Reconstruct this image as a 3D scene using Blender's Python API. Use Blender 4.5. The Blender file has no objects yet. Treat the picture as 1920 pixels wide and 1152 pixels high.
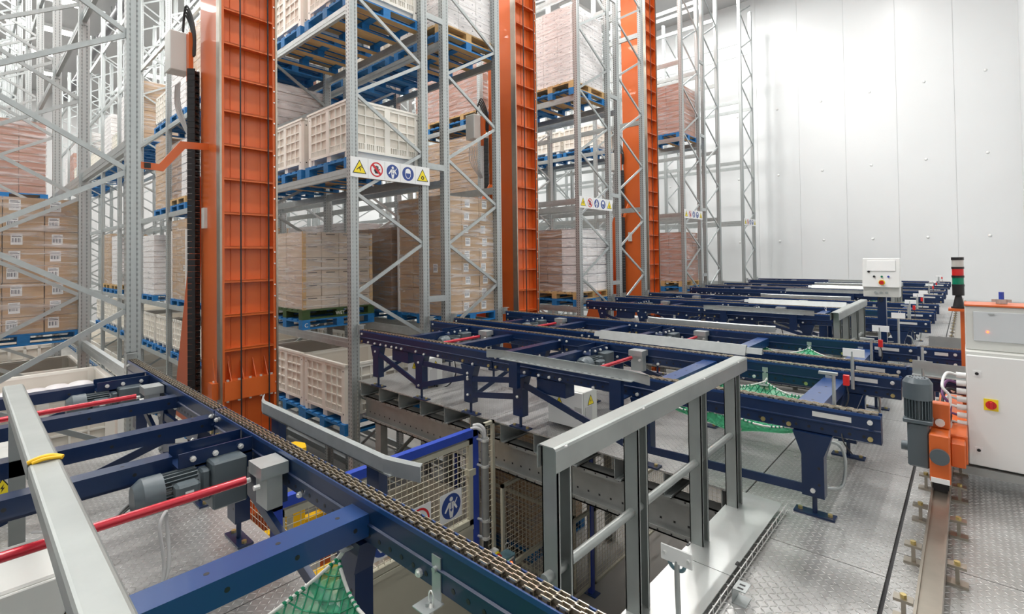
import bpy, math, random
from mathutils import Vector, Matrix
random.seed(7)
S = bpy.context.scene
COL = S.collection
R = math.radians

# ---------------------------------------------------------------- camera
def make_camera():
    y, p, r = 0.738367, 0.0165779, -0.0125754
    fw = Vector((-math.sin(y)*math.cos(p), math.cos(y)*math.cos(p), math.sin(p)))
    ri = Vector((math.cos(y), math.sin(y), 0)); up = ri.cross(fw)
    r2 = math.cos(r)*ri + math.sin(r)*up
    u2 = -math.sin(r)*ri + math.cos(r)*up
    cd = bpy.data.cameras.new('camera'); c = bpy.data.objects.new('camera', cd); COL.objects.link(c)
    M = Matrix((r2, u2, -fw)).transposed().to_4x4(); M.translation = Vector((0, 0, 1.6))
    c.matrix_world = M
    cd.sensor_width = 36; cd.lens = 936.633/1920*36
    cd.shift_y = -(576-466.945)/1920
    cd.clip_start = .02; cd.clip_end = 200
    S.camera = c
make_camera()

# ---------------------------------------------------------------- light and exposure
W = bpy.data.worlds.new('world'); S.world = W; W.use_nodes = True
W.node_tree.nodes['Background'].inputs[0].default_value = (.9, .95, 1, 1)
W.node_tree.nodes['Background'].inputs[1].default_value = .3
S.view_settings.view_transform = 'Standard'; S.view_settings.look = 'None'
S.view_settings.exposure = 0.42; S.view_settings.gamma = 1.0
S.view_settings.use_curve_mapping = False
CEIL = 12.2
def lamp(x, y, power, sx=.5, sy=2.2, z=CEIL-.2, col=(1, .985, .96)):
    l = bpy.data.lights.new('ceiling_lamp_light', 'AREA'); l.shape = 'RECTANGLE'; l.size = sx; l.size_y = sy
    l.energy = power; l.color = col
    o = bpy.data.objects.new('ceiling_lamp_light', l); COL.objects.link(o); o.location = (x, y, z)
    return o
LAMPS = []
for y in (-2.9, 2.3, 7.5, 12.8, 17.9):
    for i in range(9):
        LAMPS.append((-8.5-3.6*i, y, 0))
for y in (.4, 4.6, 8.8, 13.0, 17.2): LAMPS.append((-6.5, y, 1))
for y in (.0, 5.4, 10.8, 16.4): LAMPS.append((-2.0, y, 2))
POW = {0: 100, 1: 220, 2: 125}
for x, y, k in LAMPS:
    lamp(x, y, POW[k], .28 if k else .5, 1.3 if k else 2.2)

# ---------------------------------------------------------------- materials
def newmat(name):
    m = bpy.data.materials.new(name); m.use_nodes = True
    return m, m.node_tree, m.node_tree.nodes['Principled BSDF']
def N(nt, t, **k):
    n = nt.nodes.new(t)
    for a, b in k.items(): setattr(n, a, b)
    return n
def L(nt, a, b): nt.links.new(a, b)
def mat(name, col, rough=.5, metal=0., var=.12, scale=6, bump=0., bscale=60, emit=0, stretch=(1, 1, 1), coat=0):
    m, nt, b = newmat(name)
    b.inputs['Roughness'].default_value = rough; b.inputs['Metallic'].default_value = metal
    b.inputs['Coat Weight'].default_value = coat
    c = (*col, 1)
    tc = N(nt, 'ShaderNodeTexCoord'); mp = N(nt, 'ShaderNodeMapping'); mp.inputs['Scale'].default_value = stretch
    L(nt, tc.outputs['Object'], mp.inputs[0])
    if var:
        nz = N(nt, 'ShaderNodeTexNoise'); nz.inputs['Scale'].default_value = scale; nz.inputs['Detail'].default_value = 4
        L(nt, mp.outputs[0], nz.inputs['Vector'])
        mx = N(nt, 'ShaderNodeMix', data_type='RGBA')
        mx.inputs[6].default_value = tuple(v*(1-var) for v in col)+(1,)
        mx.inputs[7].default_value = tuple(min(1, v*(1+var)) for v in col)+(1,)
        L(nt, nz.outputs[0], mx.inputs[0]); L(nt, mx.outputs[2], b.inputs['Base Color'])
    else: b.inputs['Base Color'].default_value = c
    if bump:
        n2 = N(nt, 'ShaderNodeTexNoise'); n2.inputs['Scale'].default_value = bscale; n2.inputs['Detail'].default_value = 3
        L(nt, mp.outputs[0], n2.inputs['Vector'])
        bp = N(nt, 'ShaderNodeBump'); bp.inputs['Strength'].default_value = bump; bp.inputs['Distance'].default_value = .01
        L(nt, n2.outputs[0], bp.inputs['Height']); L(nt, bp.outputs[0], b.inputs['Normal'])
    if emit:
        b.inputs['Emission Color'].default_value = c; b.inputs['Emission Strength'].default_value = emit
    return m
def mth(nt, op, a, b=None, c=None):
    n = N(nt, 'ShaderNodeMath', operation=op)
    for i, v in enumerate((a, b, c)):
        if v is None: continue
        if isinstance(v, (int, float)): n.inputs[i].default_value = v
        else: L(nt, v, n.inputs[i])
    return n.outputs[0]
M = {}
M['galv'] = mat('galvanised_steel', (.44, .47, .47), .38, .55, .16, 14, .05, 40)
M['galv_dark'] = mat('dull_galvanised_steel', (.40, .41, .40), .45, .6, .18, 9)
M['galv_rail'] = mat('galvanised_handrail', (.335, .36, .35), .4, .5, .22, 5, .04, 30)
M['galv_lid'] = mat('galvanised_lid', (.50, .52, .51), .32, .55, .2, 4, .04, 30)
M['zinc'] = mat('zinc_plated', (.86, .86, .84), .3, .5, .05, 20)
M['brass'] = mat('yellow_zinc', (.62, .5, .22), .3, .8, .1, 20)
M['navy'] = mat('navy_paint', (.005, .020, .072), .3, 0, .12, 3, coat=.22)
M['blue2'] = mat('bright_blue_paint', (.008, .045, .17), .34, 0, .1, 3, coat=.2)
M['orange'] = mat('orange_paint', (.66, .128, .020), .36, 0, .08, 2, coat=.2)
M['orange_dk'] = mat('orange_paint_plate', (.56, .10, .016), .4, 0, .08, 2)
M['steelrail'] = mat('machined_steel', (.42, .38, .32), .3, .9, .15, 12)
M['black'] = mat('black_plastic', (.012, .012, .014), .45, 0, .1)
M['rubber'] = mat('black_cable', (.02, .02, .022), .6, 0, 0)
M['chainlink'] = mat('chain_steel', (.80, .72, .58), .25, .85, .2, 90)
M['chaindk'] = mat('chain_plates_oiled', (.07, .06, .05), .4, .7, .2, 90)
M['bluepal'] = mat('blue_painted_wood', (.012, .17, .45), .6, 0, .35, 9, .1, 40, stretch=(3, 1, 3))
M['wood'] = mat('pine_wood', (.55, .36, .16), .75, 0, .3, 8, .1, 40, stretch=(3, .5, 3))
M['greenpal'] = mat('green_painted_wood', (.045, .09, .025), .7, 0, .35, 9)
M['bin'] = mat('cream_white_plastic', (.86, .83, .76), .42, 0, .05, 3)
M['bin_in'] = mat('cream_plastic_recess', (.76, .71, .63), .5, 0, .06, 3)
M['carton'] = mat('brown_cardboard', (.50, .335, .195), .7, 0, .12, 4)
M['carton2'] = mat('dark_brown_cardboard', (.33, .20, .12), .7, 0, .12, 4)
M['carton_red'] = mat('reddish_cardboard', (.42, .21, .15), .6, 0, .15, 4)
M['carton_white'] = mat('white_cardboard', (.84, .81, .80), .45, 0, .04, 4)
M['carton_grey'] = mat('pale_cardboard', (.56, .47, .37), .6, 0, .1, 4)
M['white'] = mat('white_enamel', (.80, .81, .80), .3, 0, .03, 2)
M['offwhite'] = mat('grey_white_enamel', (.66, .67, .64), .35, 0, .04, 2)
M['paper'] = mat('label_paper', (.85, .86, .86), .5, 0, .02)
M['print'] = mat('label_print', (.10, .11, .14), .6, 0, 0)
M['motor'] = mat('grey_motor_paint', (.10, .125, .14), .32, .1, .08, 5)
M['red'] = mat('red_paint_shaft', (.50, .012, .03), .22, .3, .1, 6, coat=.5)
M['redplastic'] = mat('red_plastic', (.62, .02, .02), .3, 0, 0)
M['greenplastic'] = mat('green_plastic', (.0, .22, .12), .25, 0, 0)
M['clearplastic'] = mat('clear_lens', (.55, .55, .52), .25, 0, 0)
M['yellow'] = mat('yellow_paint', (.85, .50, .01), .4, 0, .05)
M['signyellow'] = mat('sign_yellow', (.90, .72, .02), .5, 0, 0)
M['signblue'] = mat('sign_blue', (.03, .07, .28), .5, 0, 0)
M['signred'] = mat('sign_red', (.62, .02, .03), .5, 0, 0)
M['cream'] = mat('cream_fence_paint', (.52, .50, .40), .45, 0, .08, 3)
M['fenceblue'] = mat('fence_blue_paint', (.03, .07, .42), .35, 0, .06, 3)
M['wirep'] = mat('fence_wire', (.66, .62, .50), .4, .1, 0)
M['net'] = mat('green_net_cord', (.004, .27, .13), .55, 0, .2, 30)
M['rope'] = mat('white_rope', (.78, .78, .74), .7, 0, .1, 60)
M['cable'] = mat('grey_cable', (.50, .50, .50), .5, 0, 0)
M['purple'] = mat('purple_cable', (.16, .06, .17), .5, 0, 0)
M['bag'] = mat('white_bags', (.78, .76, .78), .35, 0, .1, 10)
M['screen'] = mat('grey_screen_cover', (.60, .63, .65), .2, 0, .02)
M['teal'] = mat('teal_grey_enamel', (.12, .22, .26), .4, 0, .05)
M['wallp'] = mat('white_panel', (.70, .72, .73), .32, 0, .02, 1)
M['ceil'] = mat('ceiling_panel', (.50, .50, .50), .6, 0, .03, 1)
M['conc'] = mat('concrete_floor', (.30, .29, .27), .5, 0, .2, 1.5)
M['lampglow'] = mat('lamp_tube', (1, .98, .93), .5, 0, 0, emit=14)
M['ledred'] = mat('red_led', (1, .08, .02), .5, 0, 0, emit=6)
M['ledgreen'] = mat('green_led', (.1, 1, .4), .5, 0, 0, emit=5)
M['duct'] = mat('dark_grey_duct', (.16, .16, .17), .5, .3, .1)

def film_mat():
    m, nt, b = newmat('stretch_film')
    b.inputs['Base Color'].default_value = (.86, .86, .88, 1); b.inputs['Roughness'].default_value = .16
    tc = N(nt, 'ShaderNodeTexCoord'); mp = N(nt, 'ShaderNodeMapping'); mp.inputs['Scale'].default_value = (.55, .55, 5)
    mp.inputs['Rotation'].default_value = (.08, .05, 0)
    L(nt, tc.outputs['Object'], mp.inputs[0])
    nz = N(nt, 'ShaderNodeTexNoise'); nz.inputs['Scale'].default_value = 3.2; nz.inputs['Detail'].default_value = 5
    nz.inputs['Distortion'].default_value = .8
    L(nt, mp.outputs[0], nz.inputs['Vector'])
    bp = N(nt, 'ShaderNodeBump'); bp.inputs['Strength'].default_value = .5; bp.inputs['Distance'].default_value = .04
    L(nt, nz.outputs[0], bp.inputs['Height']); L(nt, bp.outputs[0], b.inputs['Normal'])
    tr = N(nt, 'ShaderNodeBsdfTransparent'); mx = N(nt, 'ShaderNodeMixShader')
    rp = N(nt, 'ShaderNodeMapRange'); rp.inputs[1].default_value = .42; rp.inputs[2].default_value = .72
    rp.inputs[3].default_value = .07; rp.inputs[4].default_value = .52
    L(nt, nz.outputs[0], rp.inputs[0]); L(nt, rp.outputs[0], mx.inputs[0])
    L(nt, tr.outputs[0], mx.inputs[1]); L(nt, b.outputs[0], mx.inputs[2])
    L(nt, mx.outputs[0], nt.nodes['Material Output'].inputs[0])
    return m
M['film'] = film_mat()

def tread_mat():
    m, nt, b = newmat('tread_plate')
    g = N(nt, 'ShaderNodeNewGeometry'); sp = N(nt, 'ShaderNodeSeparateXYZ'); L(nt, g.outputs['Position'], sp.inputs[0])
    s = .029
    x = mth(nt, 'DIVIDE', sp.outputs[0], s); y = mth(nt, 'DIVIDE', sp.outputs[1], s)
    ix = mth(nt, 'FLOOR', x); iy = mth(nt, 'FLOOR', y)
    lx = mth(nt, 'SUBTRACT', mth(nt, 'SUBTRACT', x, ix), .5); ly = mth(nt, 'SUBTRACT', mth(nt, 'SUBTRACT', y, iy), .5)
    par = mth(nt, 'MODULO', mth(nt, 'ABSOLUTE', mth(nt, 'ADD', ix, iy)), 2)
    sg = mth(nt, 'SUBTRACT', mth(nt, 'MULTIPLY', par, 2), 1)
    lys = mth(nt, 'MULTIPLY', ly, sg)
    a = mth(nt, 'MULTIPLY', mth(nt, 'ADD', lx, lys), .707/.56); c = mth(nt, 'MULTIPLY', mth(nt, 'SUBTRACT', lx, lys), .707/.15)
    d = mth(nt, 'ADD', mth(nt, 'MULTIPLY', a, a), mth(nt, 'MULTIPLY', c, c))
    h = mth(nt, 'SUBTRACT', 1, d); h = mth(nt, 'MAXIMUM', h, 0)
    nz = N(nt, 'ShaderNodeTexNoise'); nz.inputs['Scale'].default_value = 1.6; nz.inputs['Detail'].default_value = 6
    L(nt, g.outputs['Position'], nz.inputs['Vector'])
    nz2 = N(nt, 'ShaderNodeTexNoise'); nz2.inputs['Scale'].default_value = 40; nz2.inputs['Detail'].default_value = 2
    L(nt, g.outputs['Position'], nz2.inputs['Vector'])
    cr = N(nt, 'ShaderNodeValToRGB'); e = cr.color_ramp.elements
    e[0].position = .3; e[0].color = (.50, .49, .475, 1); e[1].position = .62; e[1].color = (.74, .74, .73, 1)
    L(nt, nz.outputs[0], cr.inputs[0])
    wear_sheen = N(nt, 'ShaderNodeMix', data_type='RGBA', blend_type='MULTIPLY'); wear_sheen.inputs[0].default_value = 1  # tread tops lightened, gaps darkened: worn metal plus reflection contrast painted into the colour
    f = mth(nt, 'ADD', .72, mth(nt, 'MULTIPLY', h, .5)); cb_ = N(nt, 'ShaderNodeCombineXYZ')
    for q_ in range(3): L(nt, f, cb_.inputs[q_])
    L(nt, cr.outputs[0], wear_sheen.inputs[6]); L(nt, cb_.outputs[0], wear_sheen.inputs[7]); L(nt, wear_sheen.outputs[2], b.inputs['Base Color'])
    b.inputs['Metallic'].default_value = .6
    rr = N(nt, 'ShaderNodeMapRange'); rr.inputs[3].default_value = .20; rr.inputs[4].default_value = .42
    L(nt, nz.outputs[0], rr.inputs[0]); L(nt, rr.outputs[0], b.inputs['Roughness'])
    hh = mth(nt, 'ADD', h, mth(nt, 'MULTIPLY', nz2.outputs[0], .12))
    bp = N(nt, 'ShaderNodeBump'); bp.inputs['Strength'].default_value = 1; bp.inputs['Distance'].default_value = .006
    L(nt, hh, bp.inputs['Height']); L(nt, bp.outputs[0], b.inputs['Normal'])
    return m
M['tread'] = tread_mat()
def fabric_mat():
    m, nt, b = newmat('fine_green_netting')
    b.inputs['Base Color'].default_value = (.10, .62, .30, 1); b.inputs['Roughness'].default_value = .6
    tc = N(nt, 'ShaderNodeTexCoord'); nz = N(nt, 'ShaderNodeTexNoise'); nz.inputs['Scale'].default_value = 14
    L(nt, tc.outputs['Object'], nz.inputs['Vector'])
    tr = N(nt, 'ShaderNodeBsdfTransparent'); mx = N(nt, 'ShaderNodeMixShader')
    rp = N(nt, 'ShaderNodeMapRange'); rp.inputs[1].default_value = .35; rp.inputs[2].default_value = .65; rp.inputs[3].default_value = .35; rp.inputs[4].default_value = .7
    L(nt, nz.outputs[0], rp.inputs[0]); L(nt, rp.outputs[0], mx.inputs[0]); L(nt, tr.outputs[0], mx.inputs[1]); L(nt, b.outputs[0], mx.inputs[2])
    L(nt, mx.outputs[0], nt.nodes['Material Output'].inputs[0])
    return m
M['fabric'] = fabric_mat()

def perf_mat(base='upright_perforated_steel', axis=2, pitch=.05, off=(.0,), r=.009):
    # rack upright: galvanised with two rows of small teardrop holes on the faces
    m, nt, b = newmat(base)
    tc = N(nt, 'ShaderNodeTexCoord'); sp = N(nt, 'ShaderNodeSeparateXYZ'); L(nt, tc.outputs['Object'], sp.inputs[0])
    nm = N(nt, 'ShaderNodeNewGeometry'); sn = N(nt, 'ShaderNodeSeparateXYZ'); L(nt, nm.outputs['True Normal'], sn.inputs[0])
    fx = mth(nt, 'GREATER_THAN', mth(nt, 'ABSOLUTE', sn.outputs[0]), .7)
    t = mth(nt, 'ADD', mth(nt, 'MULTIPLY', sp.outputs[1], fx), mth(nt, 'MULTIPLY', sp.outputs[0], mth(nt, 'SUBTRACT', 1, fx)))
    t = mth(nt, 'ABSOLUTE', t)
    lat = mth(nt, 'ABSOLUTE', mth(nt, 'SUBTRACT', t, .028))
    z = mth(nt, 'ABSOLUTE', mth(nt, 'SUBTRACT', mth(nt, 'FRACT', mth(nt, 'DIVIDE', sp.outputs[2], pitch)), .5))
    hole = mth(nt, 'MULTIPLY', mth(nt, 'LESS_THAN', lat, .0075), mth(nt, 'LESS_THAN', z, .24))
    hole = mth(nt, 'MULTIPLY', hole, mth(nt, 'ADD', mth(nt, 'MULTIPLY', fx, .45), mth(nt, 'MULTIPLY', mth(nt, 'SUBTRACT', 1, fx), 1)))
    mx = N(nt, 'ShaderNodeMix', data_type='RGBA')
    mx.inputs[6].default_value = (.44, .47, .47, 1); mx.inputs[7].default_value = (.10, .10, .10, 1)
    L(nt, hole, mx.inputs[0]); L(nt, mx.outputs[2], b.inputs['Base Color'])
    b.inputs['Metallic'].default_value = .5; b.inputs['Roughness'].default_value = .38
    return m
M['perf'] = perf_mat()

# ---------------------------------------------------------------- mesh builder
class MB:
    def __init__(s): s.v = []; s.f = []; s.m = []; s.s = []
    def add(s, vs, fs, m=0, sm=False):
        o = len(s.v); s.v += [tuple(v) for v in vs]
        for f in fs: s.f.append(tuple(i+o for i in f)); s.m.append(m); s.s.append(sm)
        return s
    def box(s, x0, x1, y0, y1, z0, z1, m=0):
        return s.add([(x0, y0, z0), (x1, y0, z0), (x1, y1, z0), (x0, y1, z0), (x0, y0, z1), (x1, y0, z1), (x1, y1, z1), (x0, y1, z1)],
              [(0, 3, 2, 1), (4, 5, 6, 7), (0, 1, 5, 4), (1, 2, 6, 5), (2, 3, 7, 6), (3, 0, 4, 7)], m)
    def cb(s, c, d, m=0):
        return s.box(c[0]-d[0]/2, c[0]+d[0]/2, c[1]-d[1]/2, c[1]+d[1]/2, c[2]-d[2]/2, c[2]+d[2]/2, m)
    def bar(s, p, q, w, h, up=(0, 0, 1), m=0):
        p = Vector(p); q = Vector(q); d = (q-p).normalized(); up = Vector(up)
        a = d.cross(up)
        if a.length < 1e-4: a = d.cross(Vector((1, 0, 0)))
        a.normalize(); b = a.cross(d).normalized()
        vs = []
        for e in (p, q):
            for i, j in ((-1, -1), (1, -1), (1, 1), (-1, 1)): vs.append(e + a*w/2*i + b*h/2*j)
        return s.add(vs, [(0, 3, 2, 1), (4, 5, 6, 7), (0, 1, 5, 4), (1, 2, 6, 5), (2, 3, 7, 6), (3, 0, 4, 7)][::1], m)
    def cyl(s, p, q, r, n=10, r2=None, m=0, sm=True):
        p = Vector(p); q = Vector(q); d = (q-p).normalized(); r2 = r if r2 is None else r2
        a = d.orthogonal().normalized(); b = d.cross(a)
        vs = []
        for e, rr in ((p, r), (q, r2)):
            for i in range(n):
                t = 2*math.pi*i/n; vs.append(e + (a*math.cos(t)+b*math.sin(t))*rr)
        s.add(vs, [(i, (i+1) % n, n+(i+1) % n, n+i) for i in range(n)], m, sm)
        s.add(vs[:n], [tuple(range(n))[::-1]], m); s.add(vs[n:], [tuple(range(n))], m)
        return s
    def tube(s, pts, r, n=6, m=0):
        pts = [Vector(p) for p in pts]; vs = []; prev = None
        if 3 <= len(pts) <= 8:
            q = [pts[0]]+pts+[pts[-1]]; o = []
            for k in range(1, len(q)-2):
                for j in range(5):
                    t = j/5; a, b, c, d = q[k-1:k+3]
                    o.append(.5*((2*b)+(c-a)*t+(2*a-5*b+4*c-d)*t*t+(3*b-a-3*c+d)*t**3))
            pts = o+[pts[-1]]
        for k, p in enumerate(pts):
            d = (pts[min(k+1, len(pts)-1)]-pts[max(k-1, 0)]).normalized()
            a = d.orthogonal().normalized() if prev is None else (prev - d*prev.dot(d)).normalized()
            prev = a; b = d.cross(a)
            for i in range(n):
                t = 2*math.pi*i/n; vs.append(p+(a*math.cos(t)+b*math.sin(t))*r)
        K = len(pts)
        s.add(vs, [(k*n+i, k*n+(i+1) % n, (k+1)*n+(i+1) % n, (k+1)*n+i) for k in range(K-1) for i in range(n)], m, True)
        s.add(vs[:n], [tuple(range(n))[::-1]], m); s.add(vs[-n:], [tuple(range(n))], m)
        return s
    def prism(s, prof, axis, a, b, m=0):
        # prof in the two other axes (in x,y,z order)
        def mk(t, u, v): return {'x': (t, u, v), 'y': (u, t, v), 'z': (u, v, t)}[axis]
        n = len(prof); vs = [mk(a, *p) for p in prof]+[mk(b, *p) for p in prof]
        fs = [(i, (i+1) % n, n+(i+1) % n, n+i) for i in range(n)]+[tuple(range(n))[::-1], tuple(range(n, 2*n))]
        return s.add(vs, fs, m)
    def sph(s, c, r, n=8, k=5, m=0, sc=(1, 1, 1)):
        vs = [(c[0]+r*sc[0]*math.sin(math.pi*j/k)*math.cos(2*math.pi*i/n), c[1]+r*sc[1]*math.sin(math.pi*j/k)*math.sin(2*math.pi*i/n), c[2]+r*sc[2]*math.cos(math.pi*j/k)) for j in range(k+1) for i in range(n)]
        return s.add(vs, [(j*n+i, (j+1)*n+i, (j+1)*n+(i+1) % n, j*n+(i+1) % n) for j in range(k) for i in range(n)], m, True)
    def tf(s, Mx):
        s.v = [tuple(Mx @ Vector(v)) for v in s.v]; return s
    def mesh(s, name, mats):
        me = bpy.data.meshes.new(name); me.from_pydata(s.v, [], s.f)
        for k in mats: me.materials.append(M[k])
        me.polygons.foreach_set('material_index', s.m); me.polygons.foreach_set('use_smooth', s.s)
        me.update()
        return me
    def build(s, name, mats, parent=None, loc=None, bevel=0, kind=None):
        if isinstance(mats, str): mats = [mats]
        me = s.mesh(name, mats)
        if True:
            import bmesh
            bm = bmesh.new(); bm.from_mesh(me)
            bmesh.ops.recalc_face_normals(bm, faces=bm.faces)
            if bevel:
                bmesh.ops.bevel(bm, geom=[e for e in bm.edges], offset=bevel, segments=1, affect='EDGES', clamp_overlap=True)
            bm.to_mesh(me); bm.free()
        return put(name, me, parent, loc, kind)
def put(name, me, parent=None, loc=None, kind=None, rot=None):
    o = bpy.data.objects.new(name, me); COL.objects.link(o)
    if parent: o.parent = parent
    if loc: o.location = loc
    if rot: o.rotation_euler = rot
    if kind: o['kind'] = kind
    return o
def thing(name, label, cat, loc=(0, 0, 0), rz=0, group=None, kind=None):
    o = bpy.data.objects.new(name, None); COL.objects.link(o); o.location = loc; o.rotation_euler = (0, 0, rz)
    o.empty_display_size = .1
    if label: o['label'] = label
    if cat: o['category'] = cat
    if group: o['group'] = group
    if kind: o['kind'] = kind
    return o
def tag(o, label, cat, group=None):
    o['label'] = label; o['category'] = cat
    if group: o['group'] = group
    return o
KIDS = {}
def dup(root, loc, label, rz=None, group=None):
    if root.name not in KIDS:
        KIDS[root.name] = [(c, list(c.children)) for c in root.children]
    r = root.copy(); COL.objects.link(r); r.location = loc
    if rz is not None: r.rotation_euler = (0, 0, rz)
    r['label'] = label
    if group: r['group'] = group
    for c, gs in KIDS[root.name]:
        k = c.copy(); COL.objects.link(k); k.parent = r
        for g in gs:
            q = g.copy(); COL.objects.link(q); q.parent = k
    return r
ORD = ['first', 'second', 'third', 'fourth', 'fifth', 'sixth', 'seventh', 'eighth', 'ninth', 'tenth', 'eleventh', 'twelfth', 'thirteenth', 'fourteenth', 'fifteenth', 'sixteenth', 'seventeenth', 'eighteenth', 'nineteenth', 'twentieth']

# ================================================================ THE SETTING
XW0, XW1, YW0, YW1, ZF = -42, 1.32, -6, 22.0, -2.5
def struct(name, mb, m, parent=None):
    o = mb.build(name, m, parent)
    if not parent: o['kind'] = 'structure'
    return o
struct('floor', MB().box(XW0, XW1, YW0, YW1, ZF-.2, ZF), 'conc')
struct('ceiling', MB().box(XW0, XW1, YW0, YW1, CEIL, CEIL+.2), 'ceil')
wf = struct('wall_far', MB().box(XW0, XW1+.2, YW1+.06, YW1+.2, ZF, CEIL), 'wallp')
k = 0
for i in range(24):
    x1 = XW1-i*1.52; x0 = x1-1.515
    MB().box(x0, x1, YW1, YW1+.06, ZF, CEIL).build('wall_panel', 'wallp', wf)
    if i < 8:
        for z in (-.5, 2.1, 4.75, 7.4):
            MB().sph((x1-.76, YW1-.005, z+.0), .045, 8, 5, sc=(1, .6, 1)).build('wall_bolt', 'white', wf)
wr = struct('wall_right', MB().box(XW1+.06, XW1+.2, YW0, YW1, ZF, CEIL), 'wallp')
for i in range(20):
    y0 = YW0+i*1.4
    if y0 > 20.9: break
    MB().box(XW1, XW1+.06, y0, y0+1.395, ZF, CEIL).build('wall_panel', 'wallp', wr)
wl = struct('wall_left', MB().box(XW0-.2, XW0-.06, YW0, YW1, ZF, CEIL), 'ceil')
for i in range(14):
    MB().box(XW0-.06, XW0, YW0+2*i, YW0+2*i+1.99, ZF, CEIL).build('wall_panel', 'ceil', wl)
struct('wall_near', MB().box(XW0, XW1, YW0-.2, YW0, ZF, CEIL), 'ceil')
# lamps (fixtures) - the light itself is set at the top
n = {}
GRPN = {0: 'ceiling strip lamps above the rack aisles', 1: 'ceiling strip lamps above the conveyor platform', 2: 'ceiling strip lamps above the conveyor platform'}
body = MB().box(-.32, .32, -1.15, 1.15, -.02, .12).mesh('lamp_housing', ['white'])
tubem = MB().box(-.25, .25, -1.1, 1.1, -.05, -.02).mesh('lamp_tube', ['lampglow'])
for li, (x, y, kk) in enumerate(LAMPS):
    if kk == 0: lab = f'glowing ceiling strip lamp, {ORD[li % 9]} from the rack front, {ORD[li//9]} aisle from left'
    else: lab = f'glowing ceiling strip lamp above the platform, {"rack" if kk == 1 else "walkway"} side, {ORD[(li-45) if kk == 1 else (li-50)]} from camera'
    t = thing('ceiling_lamp', lab, 'lamp', (x, y, CEIL-.12), 0, GRPN[kk])
    put('housing', body, t); put('tube', tubem, t)
# dark duct hung below the ceiling
t = thing('ceiling_duct', 'dark grey round duct running along under the ceiling, upper left', 'duct', (-24, 4.1, 11.5))
for i in range(8):
    MB().cyl((-16+4*i, 0, 0), (-12.06+4*i, 0, 0), .16, 10).build('duct_section', 'duct', t)
    MB().cyl((-12.1+4*i, 0, 0), (-12.0+4*i, 0, 0), .2, 10).build('duct_joint', 'duct', t)
    MB().cyl((-14+4*i, 0, .1), (-14+4*i, 0, .7), .02, 6).build('duct_hanger', 'galv', t)

# ---------------------------------------------------------------- platform
plat = thing('platform', None, None, kind='structure')
DZ = .012
def plates(x0, x1, y0, y1, nx, ny, m='tread'):
    for i in range(nx):
        for j in range(ny):
            a = x0+(x1-x0)*i/nx; b = x0+(x1-x0)*(i+1)/nx; c = y0+(y1-y0)*j/ny; d = y0+(y1-y0)*(j+1)/ny
            MB().box(a+.003, b-.003, c+.003, d-.003, -DZ, 0).build('deck_plate', m, plat)
FING = [(-1.6, 1.2), (3.5, 6.45), (8.7, 11.75), (13.95, 17.0), (19.1, 21.98)]
for a, b in FING: plates(-5.95 if a > 0 else -5.3, -1.13, a, b, 4 if a > 0 else 3, 2)
plates(-1.127, -.325, -1.3, 21.98, 1, 16)
plates(-.313, 1.3, -1.3, 21.98, 1, 15)
MB().box(-.328, -.310, -1.3, 21.98, -.02, -.013).build('joint_strip', 'black', plat)
def chan_y(x, y0, y1, z0, z1, w=.06, t=.006):   # C joist running along Y, opening to +X
    return MB().box(x, x+t, y0, y1, z0, z1).box(x, x+w, y0, y1, z1-t, z1).box(x, x+w, y0, y1, z0, z0+t).box(x+w-t, x+w, y0, y1, z0, z0+.02)
for fi, (a, b) in enumerate(FING):
    xs = -5.9 if a > 0 else -5.25
    i = 0
    while xs+.42*i < -1.2:
        chan_y(xs+.42*i, a+.01, b-.01, -.19, -.014).build('joist', 'galv', plat); i += 1
    for yy in (a+.12, b-.12):
        g = MB().box(-5.95, -.9, yy-.004, yy+.004, -.50, -.195).box(-5.95, -.9, yy-.06, yy+.06, -.205, -.193).box(-5.95, -.9, yy-.06, yy+.06, -.50, -.488).box(-5.95, -.9, yy-.06, yy-.052, -.235, -.193).box(-5.95, -.9, yy-.06, yy-.052, -.50, -.46)
        sg = -1 if yy < (a+b)/2 else 1
        for q in range(44):
            xx = -5.85+q*.11
            g.box(xx-.006, xx+.006, yy-.0615, yy-.0605, -.22, -.208, 1)
            g.box(xx-.008, xx+.008, yy-.0055, yy+.0055, -.42, -.404, 1)
            g.box(xx-.006, xx+.006, yy-.0615, yy-.0605, -.487, -.475, 1)
        g.build('girder', ['galv_dark', 'black'], plat)
        for xx in (-5.6, -3.9, -1.3):
            MB().box(xx-.06, xx+.06, yy-.05, yy+.05, ZF, -.505).build('column', 'galv_dark', plat)
for yy in (-1.0, 2.3, 7.6, 12.8, 18):
    MB().box(-.95, -.88, yy-1.2, yy+1.25, -.55, -.02).build('edge_girder', 'galv_dark', plat)
for i in range(16):
    chan_y(-.80+.4*(i % 5), -1.2+5*(i//5), 3.7+5*(i//5), -.19, -.02).build('joist', 'galv', plat)

# ================================================================ RACKS
XR = -6.0; BAY = 2.95; UD = .1; UW = .115
LV = [-2.32, -.78, .53, 2.83, 5.05, 7.3, 9.5]
ZT = 11.0
up_mb = MB()
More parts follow.
